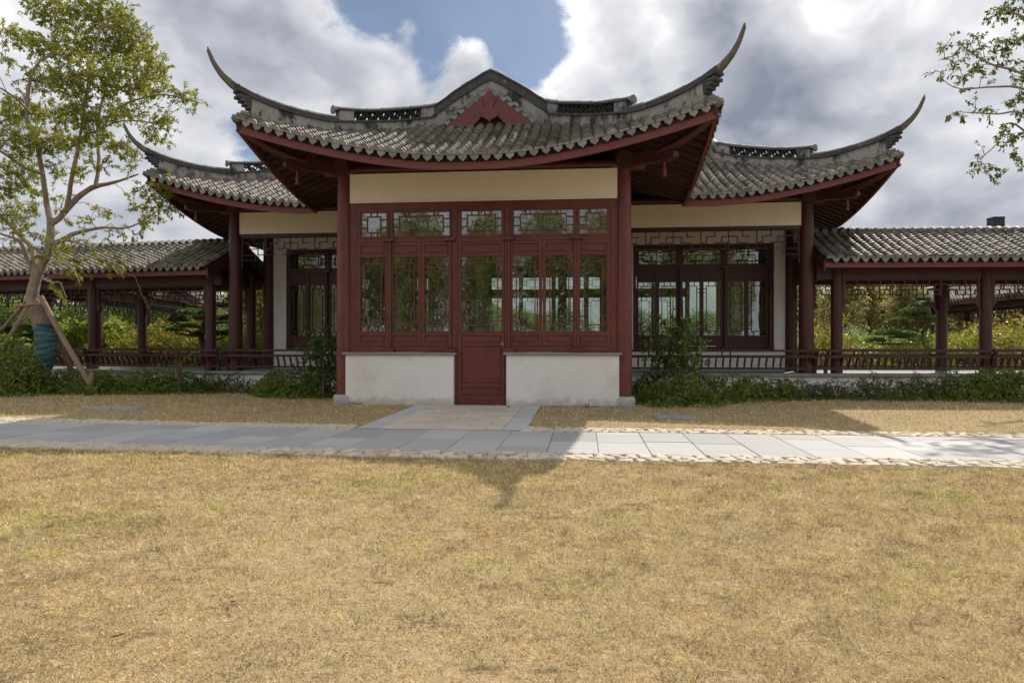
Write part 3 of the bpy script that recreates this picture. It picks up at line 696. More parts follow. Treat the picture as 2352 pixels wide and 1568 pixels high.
def timber_corner(cx, cy, sx, sy=-1):
    """log ends on the column, the curved angle beam up to the eave corner and the small hanging drop"""
    t = ob('purlin_end', MB().tube([(cx, cy-.24, 4.355), (cx, cy+.3, 4.355)], .150, 22).mesh('purlin_end', True), MAROON_SHADED, PAV)
    ob('purlin_end', MB().tube([(cx+sx*.36, cy, 4.30), (cx-sx*.2, cy, 4.30)], .095, 18).mesh('purlin_end', True), MAROON, PAV)
    m = MB(); secs = []
    for k, z0, z1 in ((0, 4.24, 4.43), (.35, 4.225, 4.42), (.62, 4.19, 4.40), (.72, 4.18, 4.33), (.80, 4.22, 4.30)):
        p = Vector((cx+sx*k, cy-k, 0)); l = Vector((sx*.05, .05, 0)) if True else None
        secs.append([p-l*1.0*Vector((1, 1, 0)).length/1.41*1.0+Vector((0, 0, z0)), p+l+Vector((0, 0, z0)), p+l+Vector((0, 0, z1)), p-l+Vector((0, 0, z1))])
    m.sweep(secs); ab = ob('angle_beam', m, MAROON_SHADED, PAV)
    ob('hanging_drop', MB().lathe([(.012, 3.93), (.045, 3.935), (.030, 4.0), (.040, 4.05), (.026, 4.08), (.030, 4.185)], cx+sx*.63, cy-.63, 10).mesh('hanging_drop', True), MAROON, ab)
    m = MB(); pts = []; rad = []
    for i in range(9):
        k = .55+(1.36-.55)*i/8; q = i/8
        pts.append((cx+sx*k, cy-k, 4.36+.14*q+.23*q**2.2)); rad.append(.085-.022*q)
    m.tube(pts, rad, 10); ob('horn_rafter', m.mesh('horn_rafter', True), MAROON_SHADED, PAV)

def build_roofs():
    # porch roof: hipped in front with a small gable above
    bay = lambda e: min(e, 2*HX-e)
    r, path, P3, cn = slope(PAV, 'porch_roof', lambda e, s: (UC-HX+e, HY+s), 2*HX, lambda e: min(bay(e), 2.75))
    fascia(PAV, P3, 2*HX)
    rafters(r, P3, 2*HX, .25, 2*HX-.25, lambda e: min(bay(e), 1.5))
    wing_s = lambda v: max(0., v-HV)
    for sg, nm in ((-1, 'porch_roof'), (1, 'porch_roof')):
        L = 6.2-HY
        pos = (lambda sg: lambda e, s: (UC+sg*(HX-s), HY+e))(sg)
        snd = lambda e: e if e < 2.75 else 3.90
        r, path, P3, cn = slope(PAV, nm, pos, L, lambda e: max(snd(e), wing_s(HY+e)+.02), lambda e: wing_s(HY+e), False, rows=True)
        fascia(PAV, P3, L, 0, HV-HY)
        rafters(r, P3, L, .25, HV-HY-.05, lambda e: min(e, 1.5))
    for sg in (-1, 1):
        hip_ridge(PAV, (UC+sg*HX, HY), (-sg, 1))
        timber_corner(UC+sg*2.56, 0, sg)
    ob('purlin', MB().tube([(UC-2.4, 0, 4.325), (UC+2.4, 0, 4.325)], .088, 14).mesh('purlin', True), MAROON_SHADED, PAV)
    # gable of the porch roof
    vg = HY+2.75
    g = empty('porch_gable', PAV, (UC, vg, 0)); top = smooth_tab([(0, 6.66), (.13, 6.60), (.32, 6.49), (.75, 6.25), (1.05, 6.04), (1.2, 5.975)])
    zt = lambda u: interp(top, abs(u)); us = lin(-1.2, 1.2, 40)
    lat = Vector((0, 1, 0)); pos = lambda u: Vector((u, 0, 0))
    low = lambda u: 6.10-.80*min(abs(u), .95)
    m = wall_strip(us, pos, lat, lambda u: min(low(u), zt(u)-.30), lambda u: zt(u)-.27, .17); ob('gable_wall', m.mesh('gable_wall', True), RIDGE, g)
    ob('moulding', wall_strip(us, pos, lat, lambda u: zt(u)-.268, lambda u: zt(u)-.238, .25).mesh('moulding', True), RIDGE_D, g)
    ob('neck_band', wall_strip(us, pos, lat, lambda u: zt(u)-.236, lambda u: zt(u)-.07, .19).mesh('neck_band', True), RIDGE_D, g)
    ob('moulding', wall_strip(us, pos, lat, lambda u: zt(u)-.083, lambda u: zt(u)-.052, .235).mesh('moulding', True), RIDGE_D, g)
    cap_tiles(g, lin(-1.2, 1.2, 12), pos, lat, zt)
    ob('bargeboard', MB().poly([(-.90, 5.44), (-.34, 5.44), (0, 5.80), (.34, 5.44), (.90, 5.44), (0, 6.16)], -.22, -.175), FASCIA, g)
    ob('gable_backing', MB().poly([(-.95, 5.2), (.95, 5.2), (0, 6.1)], -.11, -.09), SOFFIT, g)
    orn = [(0, 5.515), (.05, 5.565), (.13, 5.60), (.185, 5.66), (.18, 5.73), (.13, 5.765), (.075, 5.75), (.06, 5.80), (.10, 5.90), (.16, 5.98), (.06, 5.93), (0, 6.08)]
    ob('hanging_fish_board', MB().poly(orn+[(-x, z) for x, z in orn[-2:0:-1]], -.245, -.223), FASCIA, g)
    for sg in (-1, 1):
        for k in range(7):
            u = .06+.145*k; z = 6.185-.76*u
            o = ob('eave_tile', EAVE_ME, None, g, (sg*u, -.215, z-.0)); o.rotation_euler = (0, sg*R(20), 0)
            o = ob('drip_tile', DRIP_ME, None, g, (sg*(u+.075), -.225, z-.045)); o.rotation_euler = (0, sg*R(10), 0)
    ob('porch_ridge', wall_strip(lin(vg, 6.3, 6), lambda t: Vector((UC, t, 0)), Vector((1, 0, 0)), lambda t: 5.9, lambda t: 6.5, .2), RIDGE, PAV)
    # hall roof
    L = HRT-HL
    def send(e):
        u = HL+e; a = min(e, L-e)
        return 6.28 if a > 2.95 else a
    def smn(e):
        u = HL+e; k = HX-abs(u-UC)
        return max(0., k+.02) if k > 0 else 0.
    r, path, P3, cn = slope(PAV, 'hall_roof', lambda e, s: (HL+e, HV+s), L, send, smn)
    for e0, e1 in ((0, UC-HX-HL+.02), (UC+HX-HL-.02, L)):
        fascia(PAV, P3, L, e0, e1); rafters(r, P3, L, e0+(.25 if e0 == 0 else 0), e1-(.25 if e1 == L else 0), lambda e: min(min(e, L-e), 1.5))
    D = HBACK-HV
    for sg, x in ((-1, HL), (1, HRT)):
        pos = (lambda x, sg: lambda e, s: (x-sg*s, HV+e))(x, sg)
        r, path, P3, cn = slope(PAV, 'hall_roof', pos, D, lambda e: min(min(e, D-e), 2.95))
        fascia(PAV, P3, D); rafters(r, P3, D, .25, 5, lambda e: min(e, 1.5))
        gx = x-sg*2.95
        ob('gable_wall', MB().add([(gx, HV+2.95, 5.4), (gx, HBACK-2.95, 5.4), (gx, 8.31, 7.25)], [(0, 1, 2)]), FASCIA, PAV)
    rb, *_ = slope(PAV, 'hall_roof', lambda e, s: (HRT-e, HBACK-s), L, lambda e: 6.28 if min(e, L-e) > 2.95 else min(e, L-e), rows=False)
    for sg, x in ((-1, HL), (1, HRT)):
        hip_ridge(PAV, (x, HV), (-sg, 1), 2.98)
        cx = 6.81 if sg > 0 else -6.41
        timber_corner(cx, 3.4, sg)
        gx = x-sg*2.97; pos = lambda t: Vector((gx, t, 0)); lt = Vector((1, 0, 0)); base = lambda t: fz(t-HV, 9); top = lambda t: base(t)+.46
        q = ob('gable_ridge', wall_strip(lin(4.93, 8.3, 10), pos, lt, lambda t: base(t)-.05, lambda t: top(t)-.15, .19).mesh('gable_ridge', True), RIDGE, PAV)
        ob('moulding', wall_strip(lin(4.90, 8.3, 10), pos, lt, lambda t: top(t)-.148, lambda t: top(t)-.10, .26).mesh('moulding', True), RIDGE_D, q)
        ob('neck_band', wall_strip(lin(4.95, 8.3, 10), pos, lt, lambda t: top(t)-.098, lambda t: top(t)-.05, .17).mesh('neck_band', True), RIDGE_D, q)
        cap_tiles(q, lin(4.88, 8.3, 14), pos, lt, top, .08)
        ob('round_end_tile', MB().tube([(gx, 4.865, top(4.9)-.062), (gx, 4.895, top(4.9)-.062)], .088, 18).mesh('round_end_tile', True), CAP, q)
    ob('hall_ridge', wall_strip(lin(HL+2.95, HRT-2.95, 4), lambda t: Vector((t, 8.3, 0)), Vector((0, 1, 0)), lambda t: 7.1, lambda t: 7.6, .24), RIDGE, PAV)

BAL = None
def baluster_mesh():
    m = MB(); secs = []
    for y, z in ((.0, .585), (-.004, .64), (-.022, .70), (-.055, .76), (-.085, .815)):
        secs.append([Vector((-.016, y-.022, z)), Vector((.016, y-.022, z)), Vector((.016, y+.022, z)), Vector((-.016, y+.022, z))])
    m.sweep(secs); return m.mesh('baluster')
BAL = baluster_mesh(); BAL.materials.append(MAROON_SHADED)
def strut_mesh():
    m = MB().add([Vector(p) for p in [(-.013, -.12, .86), (.013, -.12, .86), (.013, -.09, .86), (-.013, -.09, .86), (-.013, -.155, .945), (.013, -.155, .945), (.013, -.125, .945), (-.013, -.125, .945)]],
                 [(0, 3, 2, 1), (4, 5, 6, 7), (0, 1, 5, 4), (1, 2, 6, 5), (2, 3, 7, 6), (3, 0, 4, 7)]); return m.mesh('strut')
STRUT = strut_mesh(); STRUT.materials.append(MAROON_SHADED)
def railing(parent, x0, x1, y, flip=1, posts=(), single=True, dz=0):
    """bench-back railing: leaning top rail, seat rail, foot rail and curved balusters"""
    f = MB()
    Y = lambda a, b: (y+flip*a, y+flip*b) if flip > 0 else (y+flip*b, y+flip*a)
    f.box(x0, x1, *Y(-.165, -.105), .940, .990); f.box(x0, x1, *Y(-.115, -.055), .808, .866); f.box(x0, x1, *Y(-.03, .03), .545, .592)
    for p in posts:
        f.box(p-.035, p+.035, *Y(-.125, -.02), .60, .945) if False else f.sweep([[Vector((p+sx*.033, y+flip*(yy+o), z)) for sx, o in ((-1, -.03), (1, -.03), (1, .03), (-1, .03))] for yy, z in ((0, .47), (0, .62), (-.06, .78), (-.135, .962))])
    r = ob('railing', f, MAROON_SHADED, parent)
    n = int((x1-x0)/.155)
    if single:
        for i in range(n):
            o = ob('baluster', BAL, None, r, (x0+.08+i*.155, y, 0)); o.scale = (1, flip, 1)
        for i in range(max(1, int((x1-x0)/1.6))):
            for k in (-.09, .09):
                o = ob('strut', STRUT, None, r, (x0+.7+i*1.6+k, y, 0)); o.scale = (1, flip, 1)
    else:
        m = MB()
        for i in range(n):
            x = x0+.08+i*.155; b = len(m.v); m.add([(v.co.x+x, y+flip*v.co.y, v.co.z) for v in BAL.vertices], [tuple(p.vertices) for p in BAL.polygons])
        struct(ob('balusters', m, MAROON_SHADED, r), 'stuff')
    return r

def build_hall():
    # platforms either side of the porch
    for x0, x1 in ((-7.3, UC-2.66), (UC+2.66, 7.05)):
        p = ob('platform', MB().box(x0, x1, 3.20, 5.2, -.05, .405), PLASTER, PAV)
        k = x0
        while k < x1-.01:
            e = min(k+random.uniform(.7, 1.1), x1); ob('edge_slab', MB().slab(k+.002, e-.002, 3.13, 3.62, .408, .470, .008), STONE, p); k = e
        ob('veranda_floor', MB().box(x0, x1, 3.622, 5.2, .40, .467), STONE, p)
    for x in (-6.41, 6.81):
        ob('column', MB().lathe([(.160, .47), (.158, 1.5), (.150, 3.4), (.142, 4.32)], x, 3.4, 28).mesh('column', True), MAROON_SHADED, PAV)
    for x in (-6.335, 6.957):
        ob('column', MB().lathe([(.145, .47), (.135, 4.3)], x, 5.0, 24).mesh('column', True), MAROON_SHADED, PAV)
    for x0, x1 in ((-6.28, UC-2.64), (UC+2.64, 6.68)):
        ob('lintel_wall', MB().box(x0, x1, 3.33, 3.46, 3.735, 4.245), CREAM, PAV)
        ob('purlin', MB().tube([(x0, 3.4, 4.33), (x1, 3.4, 4.33)], .088, 14).mesh('purlin', True), MAROON_SHADED, PAV)
        ob('tie_beam', MB().box(x0, x1, 3.35, 3.44, 3.66, 3.733), MAROON_SHADED, PAV)
        m = MB(); fret(m, x0+.02, x1-.02, 3.24, 3.655, 3.385, 3.41); ob('hanging_fret', m, MAROON_SHADED, PAV)
        m = MB(); e = x1-.02 if x1 > 3 else x0+.02; sg = -1 if x1 > 3 else 1
        m.ring(min(e, e+sg*.36), max(e, e+sg*.36), 3.10, 3.24, .014, 3.385, 3.41); m.box(min(e, e+sg*.03), max(e, e+sg*.03), 3.38, 3.415, 2.92, 3.66)
        ob('fret_bracket', m, MAROON_SHADED, PAV)
    railing(PAV, -6.6, UC-2.70, 3.28, 1, (-6.55,)); railing(PAV, UC+2.70, 7.0, 3.28, 1, (6.95,))
    # hall front walls (white piers and wall over windows) and glazed screens
    for sgn, f0, f1, w0, w1 in ((-1, -5.85, -2.6, -6.26, -2.55), (1, 3.147, 6.554, 2.62, 6.87)):
        m = MB()
        m.box(w0, w1, 4.98, 5.16, .466, .94)
        if sgn < 0: m.box(w0, f0-.002, 4.98, 5.16, .94, 4.25); m.box(f0-.002, w1, 4.98, 5.16, 3.585, 4.25)
        else: m.box(f1+.002, w1, 4.98, 5.16, .94, 4.25); m.box(w0, f1+.002, 4.98, 5.16, 3.585, 4.25); m.box(w0, f0-.002, 4.98, 5.16, .94, 3.585)
        ob('hall_wall', m, PLASTER, PAV)
        ob('window_sill', MB().slab(f0-.02, f1+.02, 4.93, 5.12, .942, .972, .006), STONE, PAV)
        fr = MB(); fr.ring(f0, f1, .974, 3.58, .075, 5.01, 5.09)
        n = 3; u0 = f0+.09 if sgn > 0 else f0+.06; pw = 1.085
        for k in range(n):
            a = u0+k*pw
            leaf_window(PAV, 'transom_window', a, a+pw-.07, 3.06, 3.50, a+.05, a+pw-.12, 3.09, 3.46, 5.02, MAROON_SHADED, (), (.11, .07), (.2, .3, .7, .8), (.3, .75))
            for j in range(2):
                c = a+j*(pw-.07)/2; c1 = c+(pw-.07)/2-.004
                leaf_window(PAV, 'casement_window', c, c1, 1.06, 2.965, c+.045, c1-.045, 1.318, 2.648, 5.02, MAROON_SHADED, ((1.11, 1.26), (2.70, 2.90)), (.07, .105), (.22, .78), (.055, .14, .86, .94))
            fr.box(a+pw-.068, a+pw-.004, 5.0, 5.08, 1.05, 3.5)
            p = ob('pivot_post', MB().lathe([(.022, 1.02), (.022, 2.98)], a+pw-.036, 4.985, 8), MAROON_SHADED, PAV)
            ob('hinge_block', MB().box(a+pw-.12, a+pw+.05, 4.94, 4.999, 2.97, 3.045), MAROON_SHADED, p)
            ob('hinge_block', MB().box(a+pw-.12, a+pw+.05, 4.94, 4.999, .985, 1.04), MAROON_SHADED, p)
        fr.box(f0+.075, f1-.075, 5.012, 5.088, 2.97, 3.055)
        ob('window_frame', fr, MAROON_SHADED, PAV)
    # inside: floor, ceiling, side walls, partition, posts
    ob('hall_floor', MB().box(-6.3, 6.9, 5.17, 12.6, .40, .46), INTFLOOR, PAV)
    ob('porch_floor', MB().box(-2.40, 2.47, .10, 5.1, -.02, .06), INTFLOOR, PAV)
    ob('ceiling', MB().box(-6.3, 6.9, 5.17, 12.6, 4.0, 4.08).box(-2.40, 2.48, .095, 5.165, 4.0, 4.08), INTERIOR, PAV)
    ob('side_wall', MB().box(-6.35, -6.25, 5.17, 12.6, .40, 4.0), INTERIOR, PAV); ob('side_wall', MB().box(6.86, 6.96, 5.17, 12.6, .40, 4.0), INTERIOR, PAV)
    ob('partition', MB().box(-6.2, -2.75, 6.3, 6.42, .46, 4.0).box(-2.75, -1.25, 8.2, 8.32, .46, 4.0), INTERIOR, PAV)
    ob('partition', MB().box(5.45, 6.85, 6.3, 6.42, .46, 4.0), INTERIOR, PAV)
    ob('partition', MB().box(-1.13, -.92, 7.0, 8.2, .46, 4.0), INTERIOR, PAV)
    for x in (-2.5, 2.56, -1.0, 1.3):
        for y in (5.1, 8.6):
            if abs(x) < 2 and y < 6: continue
            ob('inner_column', MB().lathe([(.13, .46), (.13, 4.0)], x, y, 18).mesh('inner_column', True), MAROON_SHADED, PAV)
    ob('inner_beam', MB().box(-2.4, 2.48, 5.0, 5.16, 3.56, 3.99), INTERIOR, PAV)
    # rear window wall, seen through the glass
    m = MB().box(-6.3, 6.9, 12.5, 12.62, .40, .95).box(-6.3, 6.9, 12.5, 12.62, 3.62, 4.25)
    w = ob('rear_wall', m, PLASTER, PAV)
    fr = MB(); x = -6.2
    for k in range(11):
        a = -6.25+k*1.19
        fr.box(a-.075, a+.075, 12.48, 12.6, .95, 3.62)
        if k < 10:
            fr.box(a+.075, a+1.115, 12.5, 12.58, 2.76, 3.08); fr.box(a+.075, a+1.115, 12.5, 12.58, .95, 1.3); fr.box(a+.075, a+1.115, 12.5, 12.58, 3.5, 3.62)
            fr.box(a+.575, a+.615, 12.5, 12.58, 1.3, 2.76)
            rect_lattice(fr, a+.075, a+1.115, 3.08, 3.5, 12.52, 12.55, .14, .08, (.2, .3, .7, .8), (.3, .75), .016)
            for j in (0, 1):
                rect_lattice(fr, a+.075+j*.54, a+.575+j*.54, 1.3, 2.76, 12.52, 12.55, .08, .12, (.25, .75), (.06, .15, .85, .94), .016)
    f = ob('rear_window_frame', fr, MAROON_SHADED, PAV)
    ob('pane', MB().box(-6.2, 6.8, 12.56, 12.566, 1.0, 3.6), GLASS_B, f)
build_porch(); build_roofs(); build_hall()

# ------------------------------------------------------------------ covered walkways
def walkway(label, loc, rot, cols, x0, x1, rail_pairs, near=True, gable_right=True, depth=1.65, base=True, fl=0.0):
    g = empty('covered_walkway', None, loc, rot); tag(g, label, 'walkway', 'roofed garden walkways')
    oh = .60; half = depth/2+oh; top = 2.93
    z = lambda s, a: top+.47*s+.035*s*s
    L = x1-x0
    for sg in (1, -1):
        pos = (lambda sg: (lambda e, s: (x0+e, -oh+s)) if sg > 0 else (lambda e, s: (x1-e, depth+oh-s)))(sg)
        r, path, P3, cn = slope(g, 'walkway_roof', pos, L, lambda e: half, z=z, two=False, rows=near or sg > 0, pitch=.205)
        fascia(g, P3, L, top=.0, bot=-.19)
        if near: rafters(r, P3, L, .15, L-.15, lambda e: half-.1, .3)
    rd = MB(); zz = z(half, 0)
    n = int(L/.205)
    for k in range(n):                                           # rolled ridge: the tile rows run over the top
        x = x0+(k+.5)*L/n
        rd.tube([(x, depth/2-.16, zz+.03), (x, depth/2-.06, zz+.085), (x, depth/2+.06, zz+.085), (x, depth/2+.16, zz+.03)], .074, 8)
    struct(ob('ridge_roll', rd.mesh('ridge_roll', True), TILE_PLAIN, g), 'stuff')
    for e in (x0, x1):
        m = MB(); dy = .03
        pts = [(-oh, top-.26), (-oh, top-.02), (depth/2, zz-.03), (depth+oh, top-.02), (depth+oh, top-.26), (depth/2, zz-.40)]
        vs = [(e-.02, y, q) for y, q in pts]+[(e+.02, y, q) for y, q in pts]; k = len(pts)
        m.add(vs, [tuple(range(k)), tuple(range(2*k-1, k-1, -1))]+[(i, k+i, k+(i+1) % k, (i+1) % k) for i in range(k)])
        ob('bargeboard', m, MAROON_SHADED, g)
    if base:
        p = ob('platform', MB().box(x0-.1, x1+.1, -.20, depth+.22, -.05+fl, .405+fl), PLASTER, g)
        k = x0-.1
        while k < x1+.05:
            e = min(k+random.uniform(.8, 1.2), x1+.1); ob('edge_slab', MB().slab(k+.002, e-.002, -.27, .25, .408+fl, .470+fl, .008), STONE, p); k = e
        ob('walkway_floor', MB().box(x0-.1, x1+.1, .252, depth+.25, .40+fl, .467+fl), STONE, p)
    for y in (0, depth):
        for i, x in enumerate(cols):
            c = ob('column', MB().lathe([(.125, .46+fl), (.12, 2.95)], x, y, 20).mesh('column', True), MAROON_SHADED, g)
        ob('beam', MB().box(x0+.05, x1-.05, y-.05, y+.05, 2.55, 2.80), MAROON_SHADED, g)
        for a, b in zip(cols, cols[1:]):
            a, b = min(a, b)+.13, max(a, b)-.13
            m = MB(); fret(m, a+.04, b-.04, 2.20, 2.535, y-.012, y+.012, .022, .27)
            for e, sg in ((a, 1), (b, -1)):
                m.box(min(e, e+sg*.045), max(e, e+sg*.045), y-.03, y+.03, 1.93, 2.549)
                m.box(min(e+sg*.045, e+sg*.085), max(e+sg*.045, e+sg*.085), y-.025, y+.025, 1.99, 2.1)
                m.box(min(e+sg*.05, e+sg*.32), max(e+sg*.05, e+sg*.32), y-.012, y+.012, 2.075, 2.09)
            ob('hanging_fret', m, MAROON_SHADED, g)
    for x in cols: ob('cross_beam', MB().box(x-.05, x+.05, .05, depth-.05, 2.62, 2.80), MAROON_SHADED, g)
    if rail_pairs:
        for a, b in rail_pairs: railing(g, a, b, -.10, 1, (b-.05, a+.05))
        a, b = rail_pairs[0][0], rail_pairs[-1][1]; railing(g, min(p[0] for p in rail_pairs), max(p[1] for p in rail_pairs), depth+.10, -1, (), False)
    return g
TILE_PLAIN = mat('plain_grey_tile', (.21, .2, .18), .6, .3, 14, .003, 70, spec=.35, stain=[((.07, .07, .066), 5, .6, .16, (1, 1, 1))])
walkway('roofed walkway with maroon columns and bench railing joining the pavilion beside the chimney-like stone post', (7.20, 15.10, 0), -R(2.5),
        [-.02, 3.18, 6.38, 9.58], -.52, 9.9, [(-.35, 3.16), (3.2, 6.36), (6.4, 9.6)])
walkway('roofed walkway with maroon columns running behind the staked tree', (-7.37, 16.70, 0), -R(13.5),
        [.0, -3.46, -6.92, -10.38], -10.7, .36, [(-10.4, -6.94), (-6.9, -3.48), (-3.44, .35)])
walkway('distant roofed walkway with sunlit maroon eave, seen through the columns behind the staked tree', (-12.75, 20.2, 0), R(98.4),
        [1.1, 5.1, 9.1, 13.1], .2, 14.2, None, False)
walkway('distant roofed walkway with pale sunlit tiles, seen through the columns below the stone post', (19.55, 36.0, 0), -R(92.0),
        [.6, 4.4, 8.2, 12.0], .0, 12.6, None, False)

# ------------------------------------------------------------------ plants
def resample(pts, rad, step=.12):
    P, Q = [], []
    for i in range(len(pts)-1):
        a, b = Vector(pts[i]), Vector(pts[i+1]); n = max(1, int((b-a).length/step))
        p0 = Vector(pts[max(i-1, 0)]); p3 = Vector(pts[min(i+2, len(pts)-1)])
        for k in range(n):
            u = k/n
            P.append(.5*((2*a)+(b-p0)*u+(2*p0-5*a+4*b-p3)*u*u+(3*a-p0-3*b+p3)*u**3)); Q.append(rad[i]+(rad[i+1]-rad[i])*u)
    P.append(Vector(pts[-1])); Q.append(rad[-1]); return P, Q
def twiggy(root, base, limbs, targets, leaf, lw, nl, cols, w, matl, droop=.25, trunk_first=1, twig_r=.011, leafpart='crown', knobble=.0, upness=.5):
    """limbs: [(points, radii)] in world space; targets: points the fine branches reach for; leaves along every twig"""
    base = Vector(base); tm = MB(); bm = MB(); nodes = []
    for i, (pts, rad) in enumerate(limbs):
        P, Q = resample(pts, rad)
        if knobble: P = [p+Vector((random.gauss(0, knobble), random.gauss(0, knobble), 0))*min(1, q*6) for p, q in zip(P, Q)]; Q = [q*random.uniform(.94, 1.07) for q in Q]
        (tm if i < trunk_first else bm).tube([p-base for p in P], Q, 12 if i < trunk_first else 8)
        nodes += [p for p, q in zip(P[1:], Q[1:]) if q < .11]
    ND = np.array([tuple(p) for p in nodes]); T = np.array([tuple(t) for t in targets])
    dist = np.array([np.min(np.linalg.norm(ND-t, axis=1)) for t in T]); order = np.argsort(dist)
    parts = []; extra = []
    for oi in order:
        t = T[oi]; D = np.linalg.norm(ND-t, axis=1); D = D+np.maximum(0, ND[:, 2]-t[2]-.1)*.6
        a = ND[np.argmin(D)]; ln = np.linalg.norm(t-a)
        if ln < .12: t = a+unit(rng.normal(size=(1, 3)))[0]*.3; ln = .3
        m1 = a+(t-a)*.4+np.array([0, 0, .14*ln])+rng.normal(size=3)*.05*ln; m2 = a+(t-a)*.75+np.array([0, 0, .07*ln])+rng.normal(size=3)*.04*ln
        pts = [a, m1, m2, t]; r = min(.022, twig_r*(.5+ln*.6))
        bm.tube([Vector(p)-base for p in pts], [r, r*.75, r*.5, r*.25], 4, False)
        ND = np.vstack([ND, m1[None], m2[None]])
        k = nl+rng.integers(-2, 3); u = rng.uniform(.42, 1.02, k)
        u = np.where(rng.random(k) < .25, 1.0, u)
        seg = np.where(u[:, None] < .75, m1+(m2-m1)*((u[:, None]-.4)/.35), m2+(t-m2)*((u[:, None]-.75)/.25))
        dirv = unit((t-m1)[None])[0]
        ax = unit(dirv*.55+rng.normal(size=(k, 3))*.75+np.array([0, 0, -droop])); nr = unit(rng.normal(size=(k, 3))*.7+np.array([0, 0, 1.0*upness+.3]))
        P = seg+rng.normal(size=(k, 3))*.018-np.array(base)
        L = leaf*rng.uniform(.65, 1.2, k)
        parts.append(leaf_arrays(P, ax, nr, L, L*lw, pal(k, cols, w, .22)))
    V, Q, C = join(parts)
    ob('trunk', tm.mesh('trunk', True), BARK, root)
    if bm.v: ob('branches', bm.mesh('branches', True), BARK if matl is LEAF else TWIG, root)
    return ob(leafpart, quads_mesh(leafpart, V, Q, C), matl, root)
GREENS = [(.26, .31, .035), (.36, .39, .045), (.46, .43, .055), (.16, .21, .03), (.56, .44, .06)]
def blob_targets(blobs, d0, dens, spread=1.0, sq=.8):
    out = []
    for px, py, r in blobs:
        c_d = d0+random.uniform(-1, 1)*spread; rm = r/FPX*c_d
        for _ in range(max(2, int(dens*r*r/1000))):
            v = Vector((random.gauss(0, 1), random.gauss(0, 1), random.gauss(0, 1))).normalized()*rm*random.random()**.45
            p = unpx(px, py, c_d); out.append(p+Vector((v.x, v.y*1.3, v.z*sq)))
    return out

